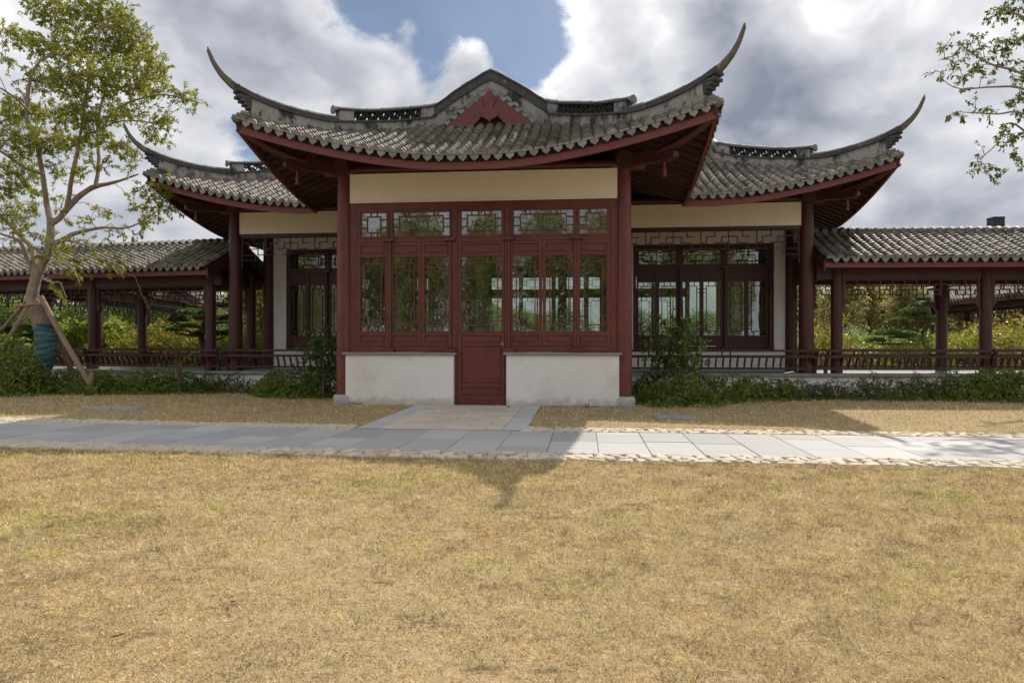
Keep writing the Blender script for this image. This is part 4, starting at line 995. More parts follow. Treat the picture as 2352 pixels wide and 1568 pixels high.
# the staked tree
def staked_tree():
    D = 15.8; tr = lambda lst: ([unpx(x, y, D+(q[0] if q else 0)) for x, y, r, *q in lst], [r*.86/FPX*D for x, y, r, *q in lst])
    limbs = [tr([(88, 905, 20), (94, 848, 20), (103, 817, 24), (105, 786, 22.5), (101, 755, 20.5), (92, 732, 20), (79, 708, 17.5), (75, 677, 16), (82, 646, 14), (88, 618, 13)]),
             tr([(84, 640, 9), (73, 615, 7), (59, 584, 5.5, -.2), (45, 553, 4.5, -.4), (10, 540, 3, -.6), (-40, 520, 2, -.8)]),
             tr([(84, 630, 10), (79, 600, 8), (74, 570, 7, .2), (50, 545, 6, .4), (15, 508, 5, .7), (-30, 470, 3, 1.0)]),
             tr([(90, 625, 12), (98, 605, 11), (109, 580, 10.5), (117, 537, 10), (116, 500, 9)]),
             tr([(116, 505, 8), (108, 470, 7), (103, 433, 6.5, -.2), (93, 374, 6, -.3), (84, 327, 5.5, -.4), (65, 280, 5, -.5), (64, 218, 4.5, -.6), (72, 174, 3.5, -.6), (93, 140, 2.5, -.6), (131, 121, 2, -.7)]),
             tr([(116, 515, 8.5), (137, 500, 8), (155, 478, 8, .1), (176, 456, 8, .2), (212, 431, 7, .3), (246, 423, 5, .5), (276, 415, 3.5, .6), (318, 400, 2, .8)]),
             tr([(152, 482, 6), (162, 430, 5.5, -.3), (168, 389, 5, -.5), (177, 352, 4.5, -.6), (188, 290, 3.5, -.7), (196, 230, 3, -.8), (212, 140, 2.5, -.8), (233, 65, 2, -.9), (246, 30, 1.5, -1.0)]),
             tr([(220, 428, 5.5, .3), (227, 374, 5, .4), (224, 311, 4, .5), (228, 260, 3.5, .6), (249, 180, 3, .7), (265, 87, 2, .8), (280, 20, 1.5, .8)]),
             tr([(232, 330, 3.5, .5), (249, 268, 3.5, .5), (280, 245, 3, .3), (311, 230, 2.5, .2), (373, 218, 2, .1), (430, 228, 1.4, 0), (462, 238, 1, 0)]),
             tr([(227, 300, 3, .5), (270, 280, 2.2, .9), (320, 278, 1.8, 1.1), (375, 290, 1.2, 1.2)]),
             tr([(112, 560, 7), (142, 553, 6.5, -.3), (162, 540, 6, -.4), (193, 531, 5, -.5), (236, 523, 3.5, -.6), (292, 523, 2.5, -.7), (340, 500, 1.6, -.8), (375, 470, 1.2, -.8)]),
             tr([(70, 260, 3, -.5), (40, 230, 2.5, -.9), (5, 205, 2, -1.2), (-30, 190, 1.5, -1.3)]),
             tr([(98, 400, 4.5, -.3), (55, 385, 3.5, -.8), (5, 350, 2.8, -1.2), (-40, 330, 2, -1.4)]),
             tr([(105, 590, 3.5), (130, 600, 2.4, -.8), (165, 615, 1.6, -1.1), (185, 655, 1.1, -1.2)]),
             tr([(150, 550, 3, -.3), (215, 570, 2, -.9), (262, 600, 1.5, -1.1), (285, 640, 1.0, -1.2)]),
             tr([(98, 640, 3), (118, 648, 2.2, -.5), (140, 650, 1.6, -.8), (150, 680, 1, -.9)])]
    blobs = [(110, 25, 45), (180, 25, 50), (250, 30, 48), (288, 60, 38), (312, 110, 44), (345, 150, 34), (365, 172, 22), (250, 110, 55), (180, 110, 52), (115, 115, 42), (45, 85, 32), (15, 75, 24), (20, 140, 18),
             (95, 180, 36), (160, 190, 48), (230, 185, 50), (300, 185, 44), (345, 205, 30), (395, 212, 18), (425, 225, 18), (448, 238, 13), (440, 255, 9), (55, 255, 42), (15, 265, 30), (130, 265, 44), (200, 260, 46), (268, 255, 40),
             (320, 255, 22), (365, 285, 24), (390, 278, 15), (345, 315, 20), (375, 320, 12), (100, 325, 38), (35, 325, 40), (160, 335, 34), (222, 315, 36), (285, 345, 28), (305, 380, 15), (60, 385, 36), (130, 395, 22), (8, 385, 28), (25, 435, 34), (85, 440, 20), (185, 395, 18),
             (15, 490, 30), (62, 485, 24), (135, 455, 14), (235, 385, 18), (330, 440, 20), (360, 425, 12), (385, 435, 16), (345, 470, 22), (378, 475, 16), (335, 515, 20), (300, 475, 15), (355, 505, 14), (255, 495, 16), (205, 505, 14), (165, 515, 11), (320, 545, 9), (280, 535, 12),
             (115, 555, 20), (150, 568, 15), (55, 535, 20), (25, 555, 14), (90, 590, 12), (225, 585, 13), (262, 600, 15), (285, 625, 11), (272, 640, 8), (185, 600, 14), (165, 622, 13), (180, 655, 10), (190, 635, 8), (150, 680, 9), (130, 610, 10), (240, 560, 11), (200, 560, 12), (120, 660, 7), (140, 672, 7), (340, 700, 3)]
    T = [t for t in blob_targets(blobs, D, 42, 1.1)]
    T += [Vector((t.x-random.uniform(2.5, 4.5), t.y+random.uniform(-.8, .8), t.z)) for t in T if unpx(60, 0, D).x < t.x < unpx(200, 0, D).x and random.random() < .35 and t.z > 3.5]
    base = unpx(88, 905, D); base.z = 0
    root = empty('staked_tree', None, base); tag(root, 'tall leafy tree with leaning trunk wrapped in blue-green cloth', 'tree')
    twiggy(root, base, limbs, T, .066, .48, 24, GREENS, [.3, .3, .2, .12, .08], LEAF, .3, 1, knobble=.012)
    # cloth wound round the lower trunk
    P, Q = resample(*tr([(88, 895, 22), (94, 850, 22), (103, 817, 25.5), (105, 786, 24), (101, 755, 22), (99, 741, 21.5)]), .012)
    m = MB(); n = 26; secs = []
    for i, (p, q) in enumerate(zip(P, Q)):
        ring = []
        for k in range(n):
            a = 2*math.pi*k/n
            h = math.sin(i*.62+3.2*math.sin(a+.6+.05*i))*.45+math.sin(i*.29+2.6*math.sin(a+2))*.5+math.sin(i*1.25+4.5*math.sin(a+1+.03*i))*.28*math.sin(i*.17+a)
            r = q*1.03+.010+.020*h
            ring.append(p-base+Vector((math.cos(a)*r, math.sin(a)*r, .03*math.sin(a+.4*math.sin(i*.1)))))
        secs.append(ring)
    m.sweep(secs); m.c = [(1, 1, 1)]*len(m.v)
    for i in range(len(secs)):
        g = .82+.35*(.5+.5*math.sin(i*.23+2))
        for k in range(n): m.c[i*n+k] = (g*.95, g, g)
    ob('trunk_wrap', m.mesh('trunk_wrap', True, True), WRAP, root)
    # support poles tied to the trunk
    def pole(name, a, b, r, label):
        d = (b-a); pts = [a+d*k/6+Vector((random.gauss(0, .008), random.gauss(0, .008), 0)) for k in range(7)]
        m = MB().tube([p-a for p in pts], [r*random.uniform(.92, 1.06)*(1-.12*k/6) for k in range(7)], 10)
        o = ob(name, m.mesh(name, True), POLE, None, a); return tag(o, label, 'pole', 'poles propping up the wrapped tree')
    pole('support_pole', unpx(219, 908, 14.72), unpx(93, 682, 15.5), .066, 'bare wooden pole propping the wrapped tree, its foot planted in the lawn')
    pole('support_pole', unpx(168, 860, 16.4), unpx(98, 690, 15.95), .060, 'dark prop pole leaning behind the front pole, right of the wrapped trunk')
    pole('support_pole', unpx(-14, 835, 15.0), unpx(67, 700, 15.5), .056, 'pale prop pole leaning against the wrapped tree from the round-leaved bush')
    pole('support_pole', unpx(-34, 800, 16.2), unpx(62, 690, 15.95), .044, 'thin dark prop pole behind the pale one, by the big yellow-green leaves')
    a, b = unpx(38, 703, 15.45), unpx(97, 697, 15.42); o = ob('tie_bar', MB().tube([Vector((0, 0, 0)), (b-a)*.5, b-a], [.03, .034, .03], 9).mesh('tie_bar', True), POLE, None, a)
    tag(o, 'short crossbar tied across the trunk where the poles meet', 'pole')
    a = unpx(205, 906, 14.72); a.z = 0; o = ob('ground_stake', MB().tube([Vector((-.02, 0, -.05)), Vector((.05, .02, .50))], [.05, .055], 10).mesh('ground_stake', True), POLE, None, a)
    tag(o, 'short stake driven in beside the foot of the front pole', 'stake')
staked_tree()

def edge_tree():
    D = 14.0; tr = lambda lst: ([unpx(x, y, D+(q[0] if q else 0)) for x, y, r, *q in lst], [r/FPX*D for x, y, r, *q in lst])
    limbs = [tr([(2520, 905, 17), (2515, 780, 15), (2525, 640, 14), (2518, 520, 13), (2530, 400, 11), (2520, 260, 9), (2535, 100, 6), (2530, -40, 4)]),
             tr([(2522, 300, 6), (2450, 240, 4), (2352, 172, 2.6), (2270, 145, 2), (2210, 105, 1.3)]),
             tr([(2524, 330, 6), (2450, 260, 4), (2352, 205, 2.8), (2280, 200, 2), (2210, 205, 1.3), (2180, 195, 1)]),
             tr([(2525, 420, 6), (2450, 340, 4), (2352, 262, 2.6), (2290, 262, 1.8), (2215, 258, 1)]),
             tr([(2524, 480, 5), (2440, 400, 3.5), (2352, 300, 2.4), (2310, 285, 1.6), (2290, 330, 1.2), (2250, 365, 1)]),
             tr([(2530, 200, 5), (2440, 100, 3.5), (2352, 40, 2.4), (2290, 20, 1.6)]),
             tr([(2528, 250, 5), (2620, 160, 4, .5), (2720, 60, 2.5, .8)]), tr([(2524, 350, 5), (2640, 300, 4, -.5), (2740, 250, 2.5, -.8)])]
    blobs = [(2330, 15, 26), (2300, 35, 16), (2270, 40, 12), (2215, 110, 14), (2240, 115, 16), (2265, 135, 16), (2195, 118, 9), (2170, 112, 10), (2160, 100, 6), (2185, 150, 10), (2165, 135, 7), (2158, 185, 9), (2165, 165, 6), (2205, 185, 11), (2225, 170, 12), (2250, 165, 12), (2215, 205, 8), (2285, 110, 14), (2310, 90, 14),
             (2340, 95, 20), (2285, 165, 13), (2320, 150, 15), (2255, 195, 9), (2345, 180, 18), (2200, 262, 9), (2180, 270, 8), (2215, 275, 8), (2240, 255, 10), (2265, 250, 10), (2290, 245, 10), (2325, 235, 18), (2345, 265, 18), (2310, 290, 12), (2345, 320, 18), (2320, 330, 12), (2300, 325, 10), (2255, 350, 10), (2240, 375, 7), (2230, 395, 6), (2285, 385, 12), (2300, 405, 10), (2275, 415, 8), (2335, 355, 14), (2345, 385, 10)]
    off = [(2390+random.uniform(0, 330), random.uniform(-260, 470), 44) for _ in range(46)]
    T = blob_targets(blobs, D, 34, .45) + blob_targets(off, D, 6, 1.8)
    base = unpx(2520, 905, D); base.z = 0
    root = empty('shade_tree', None, base); tag(root, 'tree mostly out of frame whose thin leafy branches reach into the sky', 'tree')
    twiggy(root, base, limbs, T, .085, .45, 13, [(.09, .13, .022), (.14, .19, .028), (.22, .25, .035), (.34, .25, .05)], [.4, .35, .17, .08], LEAF, .55, 1)
edge_tree()

# ---- shrubs
def shrub_mesh(name, rx, ry, h, n, leaf, lw, cols, w, whorl=6, fill=.55, seed=1, lumps=.22, upright=.6):
    r_ = np.random.default_rng(seed)
    d = unit(r_.normal(size=(n, 3))); d[:, 2] = np.abs(d[:, 2])*1.0-.12
    lum = 1+lumps*(np.sin(d[:, 0]*4+seed)*np.cos(d[:, 1]*5+seed*2)+.6*np.sin(d[:, 2]*7+d[:, 0]*6+seed))
    rad = (r_.random(n)**(1-fill)*.5+.5)*lum
    P = d*rad[:, None]*np.array([rx, ry, h]); P[:, 2] = np.clip(P[:, 2], .03, None)
    P = np.repeat(P, whorl, 0); D = np.repeat(d, whorl, 0); N_ = len(P)
    ax = unit(D*.6+r_.normal(size=(N_, 3))*.62+np.array([0, 0, upright])); nr = unit(D+r_.normal(size=(N_, 3))*.4+np.array([0, 0, .8]))
    L = leaf*r_.uniform(.6, 1.2, N_); C = pal(N_, cols, w, .2)
    top = np.clip(P[:, 2]/h, 0, 1)[:, None]
    V, Q, CC = leaf_arrays(P+r_.normal(size=(N_, 3))*leaf*.1, ax, nr, L, L*lw, C)
    return quads_mesh(name, V, Q, CC)
def stem_mesh(rx, ry, h, n=14):
    m = MB()
    for _ in range(n):
        a = random.uniform(0, 6.28); k = random.uniform(.3, .8)
        m.tube([(0+.25*rx*math.cos(a), .25*ry*math.sin(a), 0), (rx*k*.6*math.cos(a), ry*k*.6*math.sin(a), h*.45), (rx*k*math.cos(a+.3), ry*k*math.sin(a+.3), h*.85)], [.009, .006, .003], 4, False)
    return m.mesh('stems')
AZ = [(.18, .26, .05), (.26, .35, .06), (.37, .44, .085), (.10, .155, .035), (.37, .33, .10)]
AZW = [.36, .30, .14, .17, .03]
SHRUBS = [(shrub_mesh('foliage', .66, .50, .58, 850, .062, .34, AZ, AZW, 6, .6, 11), stem_mesh(.55, .42, .5)),
          (shrub_mesh('foliage', .72, .52, .55, 880, .062, .34, AZ, AZW, 6, .6, 23), stem_mesh(.6, .45, .5)),
          (shrub_mesh('foliage', .60, .50, .60, 780, .058, .34, AZ, AZW, 6, .6, 37), stem_mesh(.5, .45, .55)),
          (shrub_mesh('foliage', .66, .45, .56, 520, .056, .34, [(.12, .165, .042), (.18, .225, .06), (.26, .27, .09)], [.45, .4, .15], 5, .35, 41), stem_mesh(.55, .4, .48, 26))]
def shrub(px, gy, k, sx, sz, label, group='clipped shrubs along the pavilion base', rz=None, name='low_shrub', d=None):
    d = d or EYE*FPX/(gy-HZ); x = (px-CXP)/FPX*d
    root = empty(name, None, (x, d, 0), random.uniform(0, 6.28) if rz is None else rz); root.scale = (sx, sx, sz)
    tag(root, label, 'shrub', group)
    f, s = SHRUBS[k]
    ob('foliage', f, LEAF_S, root); ob('stems', s, TWIG, root); return root
hedge_l = [(20, 906, 0, 1.1, 1.05), (75, 904, 1, 1.0, 1.0), (130, 904, 2, 1.05, .95), (185, 904, 0, 1.0, 1.0), (240, 904, 1, 1.05, 1.0), (296, 904, 2, 1.05, .95), (350, 904, 0, 1.0, .98), (405, 904, 1, .95, .95)]
names_l = ['below the round-leaved bush at the picture edge', 'directly under the pale prop pole', 'in front of the cloth-wrapped trunk', 'behind the foot of the front prop pole', 'just past the front prop pole', 'midway between the front prop pole and the heart-leaved sprig', 'just before the heart-leaved sprig', 'under the heart-leaved sprig, last of the dense hedge']
for (px, gy, k, sx, sz), nm in zip(hedge_l, names_l): shrub(px, gy, k, sx, sz, 'dense low azalea shrub '+nm)
for i, (px, gy, k, sx, sz, lb) in enumerate([
    (468, 902, 3, 1.0, .9, 'sparse straggly shrub beside the dense azalea hedge, under the end walkway column'), (530, 902, 3, 1.0, .85, 'sparse shrub with bare twigs below the outer hall column by the staked-tree side'),
    (632, 908, 0, .95, 1.0, 'bright rounded azalea under the hall railing, by the sparse shrubs'), (690, 912, 1, 1.1, 1.05, 'largest front azalea spilling onto the lawn left of the porch column'), (742, 910, 2, .9, 1.1, 'dark azalea pressed against the porch column by the stone drum'),
    (1500, 918, 0, .95, 1.0, 'azalea tucked behind the porch column next to the stone drum'), (1560, 930, 1, 1.15, 1.05, 'broad olive azalea bulging onto the lawn right of the porch'), (1640, 924, 2, 1.05, 1.0, 'azalea next to the broad olive one, under the tall glossy shrub'),
    (1720, 918, 0, .95, .85, 'low azalea right of the tall glossy shrub'), (1790, 917, 1, .95, .78, 'low azalea in front of the hall veranda, two before the gap'), (1855, 917, 3, 1.0, .78, 'thin grassy shrub below the outer hall column'), (1925, 917, 3, .95, .75, 'thin twiggy shrub just left of the white gap in the hedge'),
    (2010, 918, 3, 1.05, .95, 'open leafy shrub showing white wall through it, left of the gap'), (2090, 918, 3, 1.0, .95, 'open leafy shrub just right of the white gap'), (2150, 918, 3, .95, .95, 'twiggy dark shrub before the dense end of the hedge'),
    (2215, 919, 2, 1.05, 1.0, 'dense dark azalea starting the right-hand hedge end'), (2280, 920, 0, 1.05, 1.12, 'dense azalea below the second walkway column'), (2345, 921, 1, 1.05, 1.15, 'tall dense azalea at the right picture edge')]):
    shrub(px, gy, k, sx, sz, lb)

def glossy_shrub(px, gy, d, h, wd, label, n, cols, seed):
    x = (px-CXP)/FPX*d; base = Vector((x, d, 0)); root = empty('tall_shrub', None, base); tag(root, label, 'shrub', 'tall glossy shrubs')
    random.seed(seed); limbs = []
    for k in range(7):
        a = random.uniform(0, 6.28); r = random.uniform(.15, .9)*wd
        limbs.append(([base, base+Vector((math.cos(a)*r*.5, math.sin(a)*r*.4, h*.45)), base+Vector((math.cos(a)*r, math.sin(a)*r*.7, h*random.uniform(.75, .95)))], [.016, .011, .005]))
    T = []
    for _ in range(n):
        q = Vector((random.gauss(0, 1), random.gauss(0, 1), random.gauss(0, 1))).normalized()*random.random()**.4
        T.append(base+Vector((q.x*wd, q.y*wd*.8, h*(.62+.4*q.z))))
    twiggy(root, base, limbs, T, .105, .42, 9, cols, None, LEAF_S, .1, 1, .008, 'foliage')
GL = [(.10, .19, .045), (.15, .26, .055), (.21, .32, .07), (.28, .36, .08)]
glossy_shrub(1553, 905, 13.6, 1.55, .58, 'tall glossy green shrub in front of the hall windows right of the porch', 190, GL, 5)
glossy_shrub(742, 905, 13.9, 1.35, .38, 'glossy leafy shrub half hidden behind the left porch column', 110, [(.06, .125, .03), (.09, .17, .04), (.14, .22, .05)], 6)
glossy_shrub(412, 893, 15.0, .92, .14, 'heart-leaved sprig standing up from the clipped hedge', 9, [(.13, .24, .035), (.10, .20, .03)], 8)
random.seed(21)
BUSH = shrub_mesh('foliage', 1.0, .8, 1.45, 2600, .058, .55, [(.20, .28, .05), (.29, .37, .065), (.40, .45, .09), (.11, .16, .035)], [.35, .3, .2, .15], 4, .6, 61, .14, .3)
b = empty('round_bush', None, unpx(8, 905, 14.9)*1.0); b.location.z = 0; tag(b, 'rounded bush with small shiny leaves at the left picture edge', 'shrub'); ob('foliage', BUSH, LEAF_S, b); ob('stems', stem_mesh(.7, .6, 1.2, 20), TWIG, b)

# ---- garden behind the walkways
ORD = 'first second third fourth fifth sixth seventh eighth ninth tenth eleventh twelfth thirteenth fourteenth fifteenth'.split()
def far_tree_mesh(seed, h, w, n, leaf, cols, wt=None, top=.9, conic=0., lo=.22):
    r_ = np.random.default_rng(seed); k = n//22
    c = unit(r_.normal(size=(k, 3)))*(r_.random((k, 1))**.5); c[:, 2] = c[:, 2]*.5+.5
    shr = 1-conic*c[:, 2:3]
    C0 = np.hstack([c[:, :2]*w*shr, (lo+(1-lo)*c[:, 2:3])*h*top+(.1 if lo else .03)*h])
    P = np.repeat(C0, 22, 0)+r_.normal(size=(k*22, 3))*w*.13
    ax = unit(r_.normal(size=P.shape)+np.array([0, 0, -.15])); nr = unit(r_.normal(size=P.shape)+np.array([0, 0, .8])); L = leaf*r_.uniform(.6, 1.3, len(P))
    tone = np.repeat(r_.uniform(.7, 1.25, (k, 1)), 22, 0)
    V, Q, CC = leaf_arrays(P, ax, nr, L, L*.5, np.clip(pal(len(P), cols, wt)*tone, 0, 1)); return quads_mesh('crown', V, Q, CC)
def far_trunk(h, r, w, seed):
    random.seed(seed); m = MB(); m.tube([(0, 0, -.05), (.05, .02, h*.4), (-.03, .05, h*.92)], [r, r*.7, r*.15], 8)
    for _ in range(9):
        a = random.uniform(0, 6.28); z = random.uniform(.25, .75)*h; m.tube([(0, 0, z), (math.cos(a)*w*.45, math.sin(a)*w*.45, z+.12*h), (math.cos(a)*w*.8, math.sin(a)*w*.8, z+.2*h)], [r*.4, r*.25, r*.1], 5, False)
    return m.mesh('trunk')
GOLD = [(.46, .39, .14), (.38, .34, .13), (.29, .31, .11), (.55, .42, .17), (.22, .23, .09)]
MIX = [(.19, .28, .08), (.27, .36, .09), (.38, .43, .11), (.14, .20, .06)]
FT = {'gold': (far_tree_mesh(101, 5.6, 1.35, 3600, .19, GOLD, None, .95, .45), far_trunk(5.6, .10, 1.2, 1)), 'gold2': (far_tree_mesh(102, 5.0, 1.5, 3600, .19, GOLD, None, .95, .3), far_trunk(5.0, .10, 1.3, 2)),
      'green': (far_tree_mesh(103, 5.2, 2.1, 4000, .22, MIX), far_trunk(5.2, .14, 1.9, 3)), 'yellow': (far_tree_mesh(104, 3.8, 1.2, 4200, .13, [(.28, .28, .05), (.20, .22, .04), (.34, .27, .06)]), far_trunk(3.8, .07, 1.0, 4))}
def far_tree(kind, px, d, s, label, group='trees behind the pavilion garden', ztop=None):
    c, t = FT[kind]; root = empty('garden_tree', None, ((px-CXP)/FPX*d, d, 0), random.uniform(0, 6.28)); root.scale = (s, s, s*random.uniform(.92, 1.06)); tag(root, label, 'tree', group)
    ob('crown', c, LEAF_F, root); ob('trunk', t, TWIG, root)
for i in range(15):
    px = 1845+i*48+random.uniform(-9, 9); far_tree(['gold', 'gold2', 'gold'][i % 3], px, 34+random.uniform(-2.5, 3), random.uniform(.78, .98), ORD[i]+' golden-leaved tree counting from the hall, in the grove behind the right walkway', 'golden grove behind the right walkway')
for i in range(9):
    px = -60+i*80+random.uniform(-15, 15); far_tree('green', px, 44+random.uniform(-4, 4), random.uniform(.8, 1.0), ORD[i]+' green tree from the picture edge in the belt behind the left walkway', 'green tree belt behind the left walkway')
far_tree('yellow', 596, 24, 1.12, 'yellow-green autumn tree glimpsed between the dark hall columns')
far_tree('yellow', 640, 29, 1.1, 'second yellow-green tree behind the hall veranda, farther back')
for i in range(12):
    px = 900+i*65+random.uniform(-20, 20); far_tree('green', px, 62+random.uniform(-6, 6), random.uniform(.7, .95), ORD[i]+' distant tree from the left among those glimpsed through the rear hall windows', 'trees seen through the rear hall windows')
SH = {'nandina': shrub_mesh('foliage', .9, .75, 1.25, 900, .075, .36, [(.34, .36, .05), (.46, .44, .06), (.50, .29, .07), (.44, .17, .07), (.20, .25, .045)], [.34, .3, .14, .08, .14], 5, .5, 71, .25, .5),
      'lime': shrub_mesh('foliage', 1.0, .8, 1.15, 900, .08, .42, [(.30, .40, .05), (.42, .48, .06), (.18, .26, .04), (.48, .43, .07)], [.4, .3, .2, .1], 5, .5, 73, .25, .5),
      'dark': shrub_mesh('foliage', 1.0, .8, 1.1, 800, .08, .42, [(.12, .18, .04), (.17, .24, .05), (.23, .29, .06)], None, 5, .5, 75, .25, .4)}
def garden_shrub(kind, px, d, s, label, sz=None):
    root = empty('garden_shrub', None, ((px-CXP)/FPX*d, d, 0), random.uniform(0, 6.28)); root.scale = (s, s, sz or s); tag(root, label, 'shrub', 'sunlit garden shrubs behind the walkways')
    ob('foliage', SH[kind], LEAF_S, root); ob('stems', GST, TWIG, root)
GST = stem_mesh(.7, .6, 1.0, 12)
for kind, a, b, n, d0, d1, s0, where in (('lime', 1935, 2250, 7, 20, 23, 1.35, 'lime-green garden shrub behind the right walkway'), ('nandina', 1845, 1925, 2, 19.5, 21, 1.4, 'red-tipped shrub between the hall column and the first walkway column'), ('dark', 1990, 2190, 4, 24, 27, 1.35, 'dark green shrub behind the lime-green ones'),
                                         ('nandina', 2190, 2400, 5, 20.5, 23.5, 1.5, 'red and yellow shrub at the right end of the garden'), ('nandina', 335, 500, 5, 20.5, 23, 1.45, 'orange-tipped heavenly bamboo shrub under the cloud-pruned pine'), ('lime', 120, 335, 6, 21, 24, 1.5, 'yellow-green shrub behind the left walkway railing'),
                                         ('lime', 500, 640, 4, 20, 22, 1.35, 'yellow-green shrub seen past the left hall columns'), ('lime', 100, 420, 6, 28, 34, 2.0, 'big bright shrub further back behind the left walkway')):
    for i in range(n): garden_shrub(kind, a+(b-a)*(i+.5)/n+random.uniform(-12, 12), random.uniform(d0, d1), s0*random.uniform(.88, 1.1), where+(', '+ORD[i]+' of its row' if n > 1 else ''))
def cloud_pine(px, d, pads, label, trunk):
    base = unpx(px, 786, d); base.z = 0; root = empty('pruned_pine', None, base); tag(root, label, 'tree', 'cloud-pruned pines')
    tm = MB(); P, Q = resample([unpx(x, y, d+q)-base for x, y, r, q in trunk], [r/FPX*d for x, y, r, q in trunk]); tm.tube(P, Q, 8)
    for x, y, r, q in pads:
        p = unpx(x, y, d+q)-base; a = min(P, key=lambda v: (v-p).length+max(0, v.z-p.z)); tm.tube([a, (a+p)*.5+Vector((0, 0, -.06)), p-Vector((0, 0, .05))], [.05, .04, .02], 6)
    ob('trunk', tm.mesh('trunk', True), TWIG, root)
    for x, y, r, q in pads:
        rm = r/FPX*d; n = int(500*rm/.5)
        dd = unit(rng.normal(size=(n, 3))); dd[:, 2] = np.abs(dd[:, 2]); P0 = np.repeat(dd*(rng.random((n, 1))**.35)*np.array([rm, rm*.8, rm*.34]), 4, 0); D0 = np.repeat(dd, 4, 0)
        ax = unit(D0*.5+rng.normal(size=P0.shape)*.5+np.array([0, 0, .6])); L = rng.uniform(.05, .10, len(P0))
        V, Qd, C = leaf_arrays(P0, ax, unit(rng.normal(size=P0.shape)+np.array([0, 0, .6])), L, L*.26, pal(len(P0), [(.10, .16, .045), (.16, .23, .06), (.24, .30, .08)], [.4, .4, .2], .2))
        ob('needle_pad', quads_mesh('needle_pad', V, Qd, C), LEAF_S, root, unpx(x, y, d+q)-base)
cloud_pine(452, 19.6, [(440, 722, 34, 0), (405, 738, 24, -.2), (470, 735, 26, .3), (425, 752, 26, .3), (400, 760, 18, 0), (500, 705, 24, .4), (525, 735, 24, .1), (515, 770, 26, .2), (460, 770, 22, -.3), (540, 690, 22, .2)], 'cloud-pruned pine with flat needle pads behind the left walkway', [(470, 880, 9, 0), (468, 800, 8, 0), (462, 770, 7, .1), (470, 740, 6, 0), (485, 700, 4, .2)])
cloud_pine(2128, 20.5, [(2100, 718, 30, 0), (2065, 740, 26, .2), (2130, 735, 30, -.2), (2150, 700, 24, .2), (2040, 770, 32, 0), (2085, 775, 26, -.2), (2165, 740, 22, .3), (2010, 785, 22, 0), (2120, 690, 20, .2)], 'cloud-pruned pine with spreading limbs behind the right walkway', [(2138, 880, 9, 0), (2132, 800, 8, 0), (2120, 770, 6, .1), (2135, 735, 5, 0), (2130, 700, 4, .2)])
def banana():
    base = unpx(20, 786, 19.6); base.z = 0; root = empty('banana_plant', None, base); tag(root, 'banana plant with broad yellow-green leaves behind the left walkway', 'plant')
    random.seed(9); ob('stem', MB().tube([(0, 0, 0), (.02, 0, .8), (0, .02, 1.6)], [.14, .11, .06], 10).mesh('stem', True), BANANA, root)
    for k in range(12):
        a = k*2.4+.4; L = random.uniform(1.2, 1.8); z0 = random.uniform(.9, 1.6); secs = []
        for i in range(9):
            u = i/8; r = L*u*.85; z = z0+L*(.55*u-.62*u*u); w = .26*math.sin(math.pi*min(1, u*.92+.08))**.7; t = Vector((-math.sin(a), math.cos(a), 0))
            p = Vector((math.cos(a)*r, math.sin(a)*r, z)); secs.append([p-t*w+Vector((0, 0, .07*w/.26)), p, p+t*w+Vector((0, 0, .07*w/.26))])
        m = MB(); m.sweep(secs, closed=False); ob('leaf', m.mesh('leaf', True), BANANA, root)
BANANA = mat('banana_leaf', (.16, .25, .03), .4, .25, 5, .004, 20, transl=.45)
banana()
# ---- trees on the near side of the lawn, which the window panes reflect
FT['mirror'] = (far_tree_mesh(201, 10.5, 2.5, 15000, .20, [(.32, .34, .08), (.42, .41, .10), (.20, .24, .06), (.50, .43, .12), (.13, .16, .05)], [.3, .25, .25, .1, .1], .95, .25, .0), far_trunk(9.5, .16, 2.2, 7))
for i in range(11):
    x = -24+i*3.3; d = -15.5-random.uniform(0, 4)
    root = empty('lawn_edge_tree', None, (x+random.uniform(-.6, .6), d, 0), random.uniform(0, 6.28)); s = random.uniform(.85, 1.12); root.scale = (s, s, s)
    tag(root, ORD[i]+' tree of the row across the lawn that the porch windows mirror', 'tree', 'trees mirrored in the windows'); ob('crown', FT['mirror'][0], LEAF_F, root); ob('trunk', FT['mirror'][1], BARK, root)

# ------------------------------------------------------------------ far hills
def hills():
    m = MB(); secs = []
    for i in range(61):
        x = -420+14*i; h = 24+10*math.sin(i*.31)+7*math.sin(i*.83+1)+3*math.sin(i*2.1); h = max(5, h*(1.0 if x < 0 else .55)); y = 330+20*math.sin(i*.2)
        secs.append([Vector((x, y+110, 0)), Vector((x, y+55, h)), Vector((x, y+25, h*.6)), Vector((x, y, 0))])
    m.sweep(secs, closed=False); return struct(ob('hills', m.mesh('hills', True), HILL))
hills()

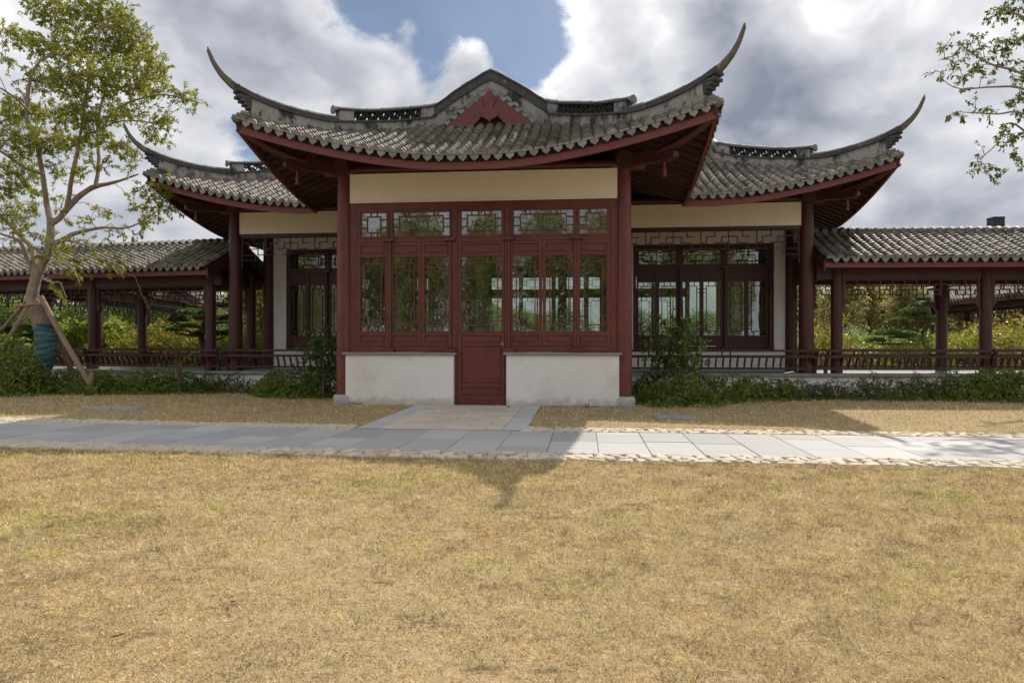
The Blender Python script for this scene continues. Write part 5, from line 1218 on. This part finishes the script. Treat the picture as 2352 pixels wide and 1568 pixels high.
# ------------------------------------------------------------------ neighbouring roof at the left edge, dark post behind the right roof
def neighbour():
    base = Vector((-13.15, 23.8, -.6)); g = empty('neighbour_pavilion', None, base, -R(20)); tag(g, 'neighbouring pavilion roof with upturned horn peeping over the left walkway', 'pavilion')
    z = lambda s, a: 4.0+prof(s)*.9+lift(a)*fade(s)
    L = 6.4
    for k, pos in enumerate((lambda e, s: (-L+e, s), lambda e, s: (-s, L-e))):
        r, path, P3, cn = slope(g, 'pavilion_roof', pos if k == 0 else (lambda e, s: (-s, e)), L, lambda e: max(.05, min(e if k else L-e, 2.6)) if True else 1, two=False, z=(lambda s, a: z(s, L-a)) if k == 0 else z)
        fascia(g, P3, L)
    m = MB(); P = [(.62, -.62, 5.30), (.40, -.40, 5.02), (.1, -.1, 4.85), (-.4, .4, 4.82), (-1.2, 1.2, 4.98), (-2.4, 2.4, 5.5)]
    p, q = resample(P, [.045, .07, .09, .10, .12, .14], .1); m.tube(p, q, 10); ob('hip_ridge', m.mesh('hip_ridge', True), RIDGE, g)
    for x in (-1.4, -L+.2): ob('column', MB().lathe([(.15, 0), (.14, 4.2)], x, 1.4, 18).mesh('column', True), MAROON_SHADED, g)
neighbour()
p = unpx(2287, 540, 45.0); g = empty('stone_post', None, (p.x, p.y, 0)); g.scale = (1.5, 1.5, 1.89); tag(g, 'dark square stone post top rising above the ridge of the right walkway', 'post')
ob('shaft', MB().box(-.20, .20, -.20, .20, 0, 4.38), DARKSTONE, g); ob('collar', MB().slab(-.285, .285, -.285, .285, 4.38, 4.50, .03), DARKSTONE, g)
ob('block', MB().slab(-.235, .235, -.235, .235, 4.503, 4.90, .02).box(-.17, .17, -.25, -.236, 4.57, 4.84), DARKSTONE, g); ob('cap', MB().slab(-.25, .25, -.25, .25, 4.903, 4.96, .02), DARKSTONE, g)

# ------------------------------------------------------------------ small things on the ground
for px, py, w, l, lb in ((1550, 959, .62, .5, 'flat grey-blue inspection cover set in the dry lawn right of the porch'), (270, 938, 1.0, .62, 'flat pale inspection slab in the lawn by the front prop pole')):
    d = EYE*FPX/(py-HZ); o = ob('inspection_cover', MB().slab(-w/2, w/2, -l/2, l/2, -.03, .024, .006), COVER, None, ((px-CXP)/FPX*d, d, 0), -TH); tag(o, lb, 'cover', 'covers set in the lawn')
LEAFBROWN = mat('fallen_leaf', (.22, .075, .035), .6, .25, 40, transl=.2)
def fallen(px, py, s, label):
    d = EYE*FPX/(py-HZ); m = MB(); n = 7; secs = []
    for i in range(n):
        u = i/(n-1); w = .019*math.sin(math.pi*(u*.94+.03))**.8; secs.append([Vector(((u-.5)*.085, -w, .012+.02*u*u)), Vector(((u-.5)*.085, 0, .004+.022*u*u)), Vector(((u-.5)*.085, w, .014+.02*u*u))])
    m.sweep(secs, closed=False); o = ob('fallen_leaf', m.mesh('fallen_leaf', True), LEAFBROWN, None, ((px-CXP)/FPX*d, d, .028), random.uniform(0, 6.28)); o.scale = (s*.55, s*.55, s*.55); tag(o, label, 'leaf', 'fallen leaves on the lawn')
fallen(676, 1179, 1.0, 'curled red-brown fallen leaf in the mid lawn below the shadow tip'); fallen(113, 1223, 1.1, 'red-brown fallen leaf on the lawn near the left picture edge')
fallen(535, 1400, 1.0, 'pale brown fallen leaf low in the lawn left of centre'); fallen(272, 1480, .9, 'small olive fallen leaf near the bottom left corner')
fallen(378, 1131, .8, 'tiny brown fallen leaf between the bare patches on the left'); fallen(1560, 1120, .8, 'small brown fallen leaf right of the shadow')

# ------------------------------------------------------------------ dry grass blades
def grass():
    def patch(x, y):
        return (np.sin(x*1.7+.6*y)*np.cos(y*2.3-x*.4)+.7*np.sin(3.1*x+1.3)*np.sin(2.7*y+.5)+.5*np.sin(7*x-3*y)+.4*np.cos(9*y+5*x))/2.6
    def fine(x, y): return (np.sin(13*x+4*y)*np.cos(11*y-3*x)+.8*np.sin(23*x-9*y+1)*np.cos(19*y+7*x))/1.8
    outs = []
    def zone(n, sample, hscale):
        x, y = sample(n); d = np.maximum(y, 2.0)
        big = patch(x*.9+3, y*1.5); mid = patch(x*2.3-1, y*4.1+2); f = fine(x*.8, y*1.3)
        bare = f*.35+mid*.55+big*.3
        keep = rng.random(n) < np.clip(1.05-np.maximum(0, bare-.24)*2.8, .10, 1); x, y, d, big, mid, f, bare = x[keep], y[keep], d[keep], big[keep], mid[keep], f[keep], bare[keep]; n = len(x)
        g = patch(x*.55+1.7, y*1.1-2)+.45*patch(x*1.9, y*3.3+1)
        green = np.clip((g-.22)*.9, 0, .52)+.09
        straw = np.array([(.68, .51, .25), (.80, .64, .36), (.55, .37, .17), (.34, .22, .11), (.88, .79, .58)]); grn = np.array([(.36, .40, .07), (.47, .49, .10), (.27, .31, .06), (.58, .54, .15)])
        C = straw[rng.choice(5, n, p=[.33, .28, .20, .07, .12])]; isg = rng.random(n) < green; C[isg] = grn[rng.choice(4, isg.sum())]
        def cell(q, sx, sy):                                          # tufts: neighbouring blades share a tone
            wx = x+.02*np.sin(31*y)+.015*np.sin(53*y+x*9); wy = y+.02*np.sin(37*x)+.012*np.sin(61*x+y*7)
            h = np.sin(np.floor(wx/sx)*12.9898+np.floor(wy/sy)*78.233+q)*43758.5453; return h-np.floor(h)
        t1, t2, t3 = cell(1., .045, .06), cell(2., .10, .14), cell(3., .24, .30)
        tone = 1+.34*np.clip(mid, -1, 1)+.14*np.clip(f, -1, 1)+.50*(t1-.5)+.34*(t2-.5)+.22*(t3-.5)
        tone = np.where(bare > .30, tone*.55, tone); tone = np.clip(tone, .38, 1.7)
        isg2 = (t3 > .90) & (t2 > .35) & (rng.random(n) < .4); C[isg2] = grn[rng.choice(4, isg2.sum())]
        C = np.clip(C*rng.uniform(.72, 1.25, (n, 1))*tone[:, None]*np.stack([1+.06*big, 1+0*big, 1-.10*big], 1), 0, .93)
        sc = (np.maximum(d, 2.2)/2.6)**.55
        L = rng.uniform(.010, .030, n)*sc*hscale*np.where(rng.random(n) < .03, 1.9, 1); Wd = rng.uniform(.0017, .0036, n)*sc
        az = rng.uniform(0, 2*np.pi, n); tilt = rng.uniform(.35, 1.5, n)
        ax = np.stack([np.cos(az)*np.sin(tilt), np.sin(az)*np.sin(tilt), np.cos(tilt)], 1)
        P = np.stack([x, y, rng.uniform(.004, .014, n)], 1); nr = np.stack([-np.sin(az)*.3+rng.normal(size=n)*.4, np.cos(az)*.3+rng.normal(size=n)*.4, np.ones(n)*.6], 1)
        outs.append(leaf_arrays(P, ax, nr, L, Wd, C, .1))
    def near(n):
        y = 1.7+(rng.random(n)**1.25)*5.9; x = rng.uniform(-1, 1, n)*(y*.86+.5); ok = y < path_d(x)-1.27; return x[ok], y[ok]
    def wrap(fn):
        def s(n): return fn(n)
        return s
    def z(fn, n, h):
        x, y = fn(n); zone(len(x), lambda k: (x, y), h)
    z(near, 470000, 1.0)
    c, s = math.cos(TH), math.sin(TH)
    def farl(n):
        x = rng.uniform(-12, 11, n); y = path_d(x)+1.26+rng.random(n)*5.0
        u = (x-OX)*c-(y-OY)*s; v = (x-OX)*s+(y-OY)*c
        ok = ~((np.abs(u) < 1.14) & (v < -.05)) & ~((np.abs(u) < 2.66) & (v > -.16)) & (y < 15.4-.05*x); return x[ok], y[ok]
    z(farl, 70000, 1.05)
    def edge(n):                                                     # tufts creeping over the sett bands
        x = rng.uniform(-11, 10, n); sd = rng.random(n) < .7
        y = path_d(x)+np.where(sd, -1.28-rng.random(n)*.14+np.maximum(0, np.sin(x*3.1)+np.sin(x*7.3)+.4*np.sin(x*17))*.09, 1.25+rng.random(n)*.10); ok = ~((~sd) & (x > -2.1) & (x < .15)); return x[ok], y[ok]
    z(edge, 14000, 1.1)
    V, Q, C = join(outs); o = ob('grass', quads_mesh('grass', V, Q, C), BLADE); struct(o, 'stuff'); tag(o, 'short dry straw-coloured grass with greener patches', 'grass')
grass()
def weed(px, py, h, label):
    d = EYE*FPX/(py-HZ); x = (px-CXP)/FPX*d; n = 26; az = rng.uniform(0, 6.28, n); t = rng.uniform(.1, .8, n)
    ax = np.stack([np.cos(az)*np.sin(t), np.sin(az)*np.sin(t), np.cos(t)], 1); L = h*rng.uniform(.5, 1.1, n)
    V, Q, C = leaf_arrays(rng.normal(size=(n, 3))*np.array([.02, .02, 0]), ax, np.stack([np.cos(az), np.sin(az), .5+0*az], 1), L, L*.09, pal(n, [(.06, .09, .03), (.10, .12, .04)]))
    o = ob('weed', quads_mesh('weed', V, Q, C), LEAF_S, None, (x, d, .01)); tag(o, label, 'weed', 'weeds at the wall foot')
weed(1348, 940, .13, 'spiky dark weed at the foot of the right white wall'); weed(1034, 932, .07, 'small weed at the wall corner left of the door'); weed(1165, 938, .06, 'tiny weed at the wall corner right of the door')
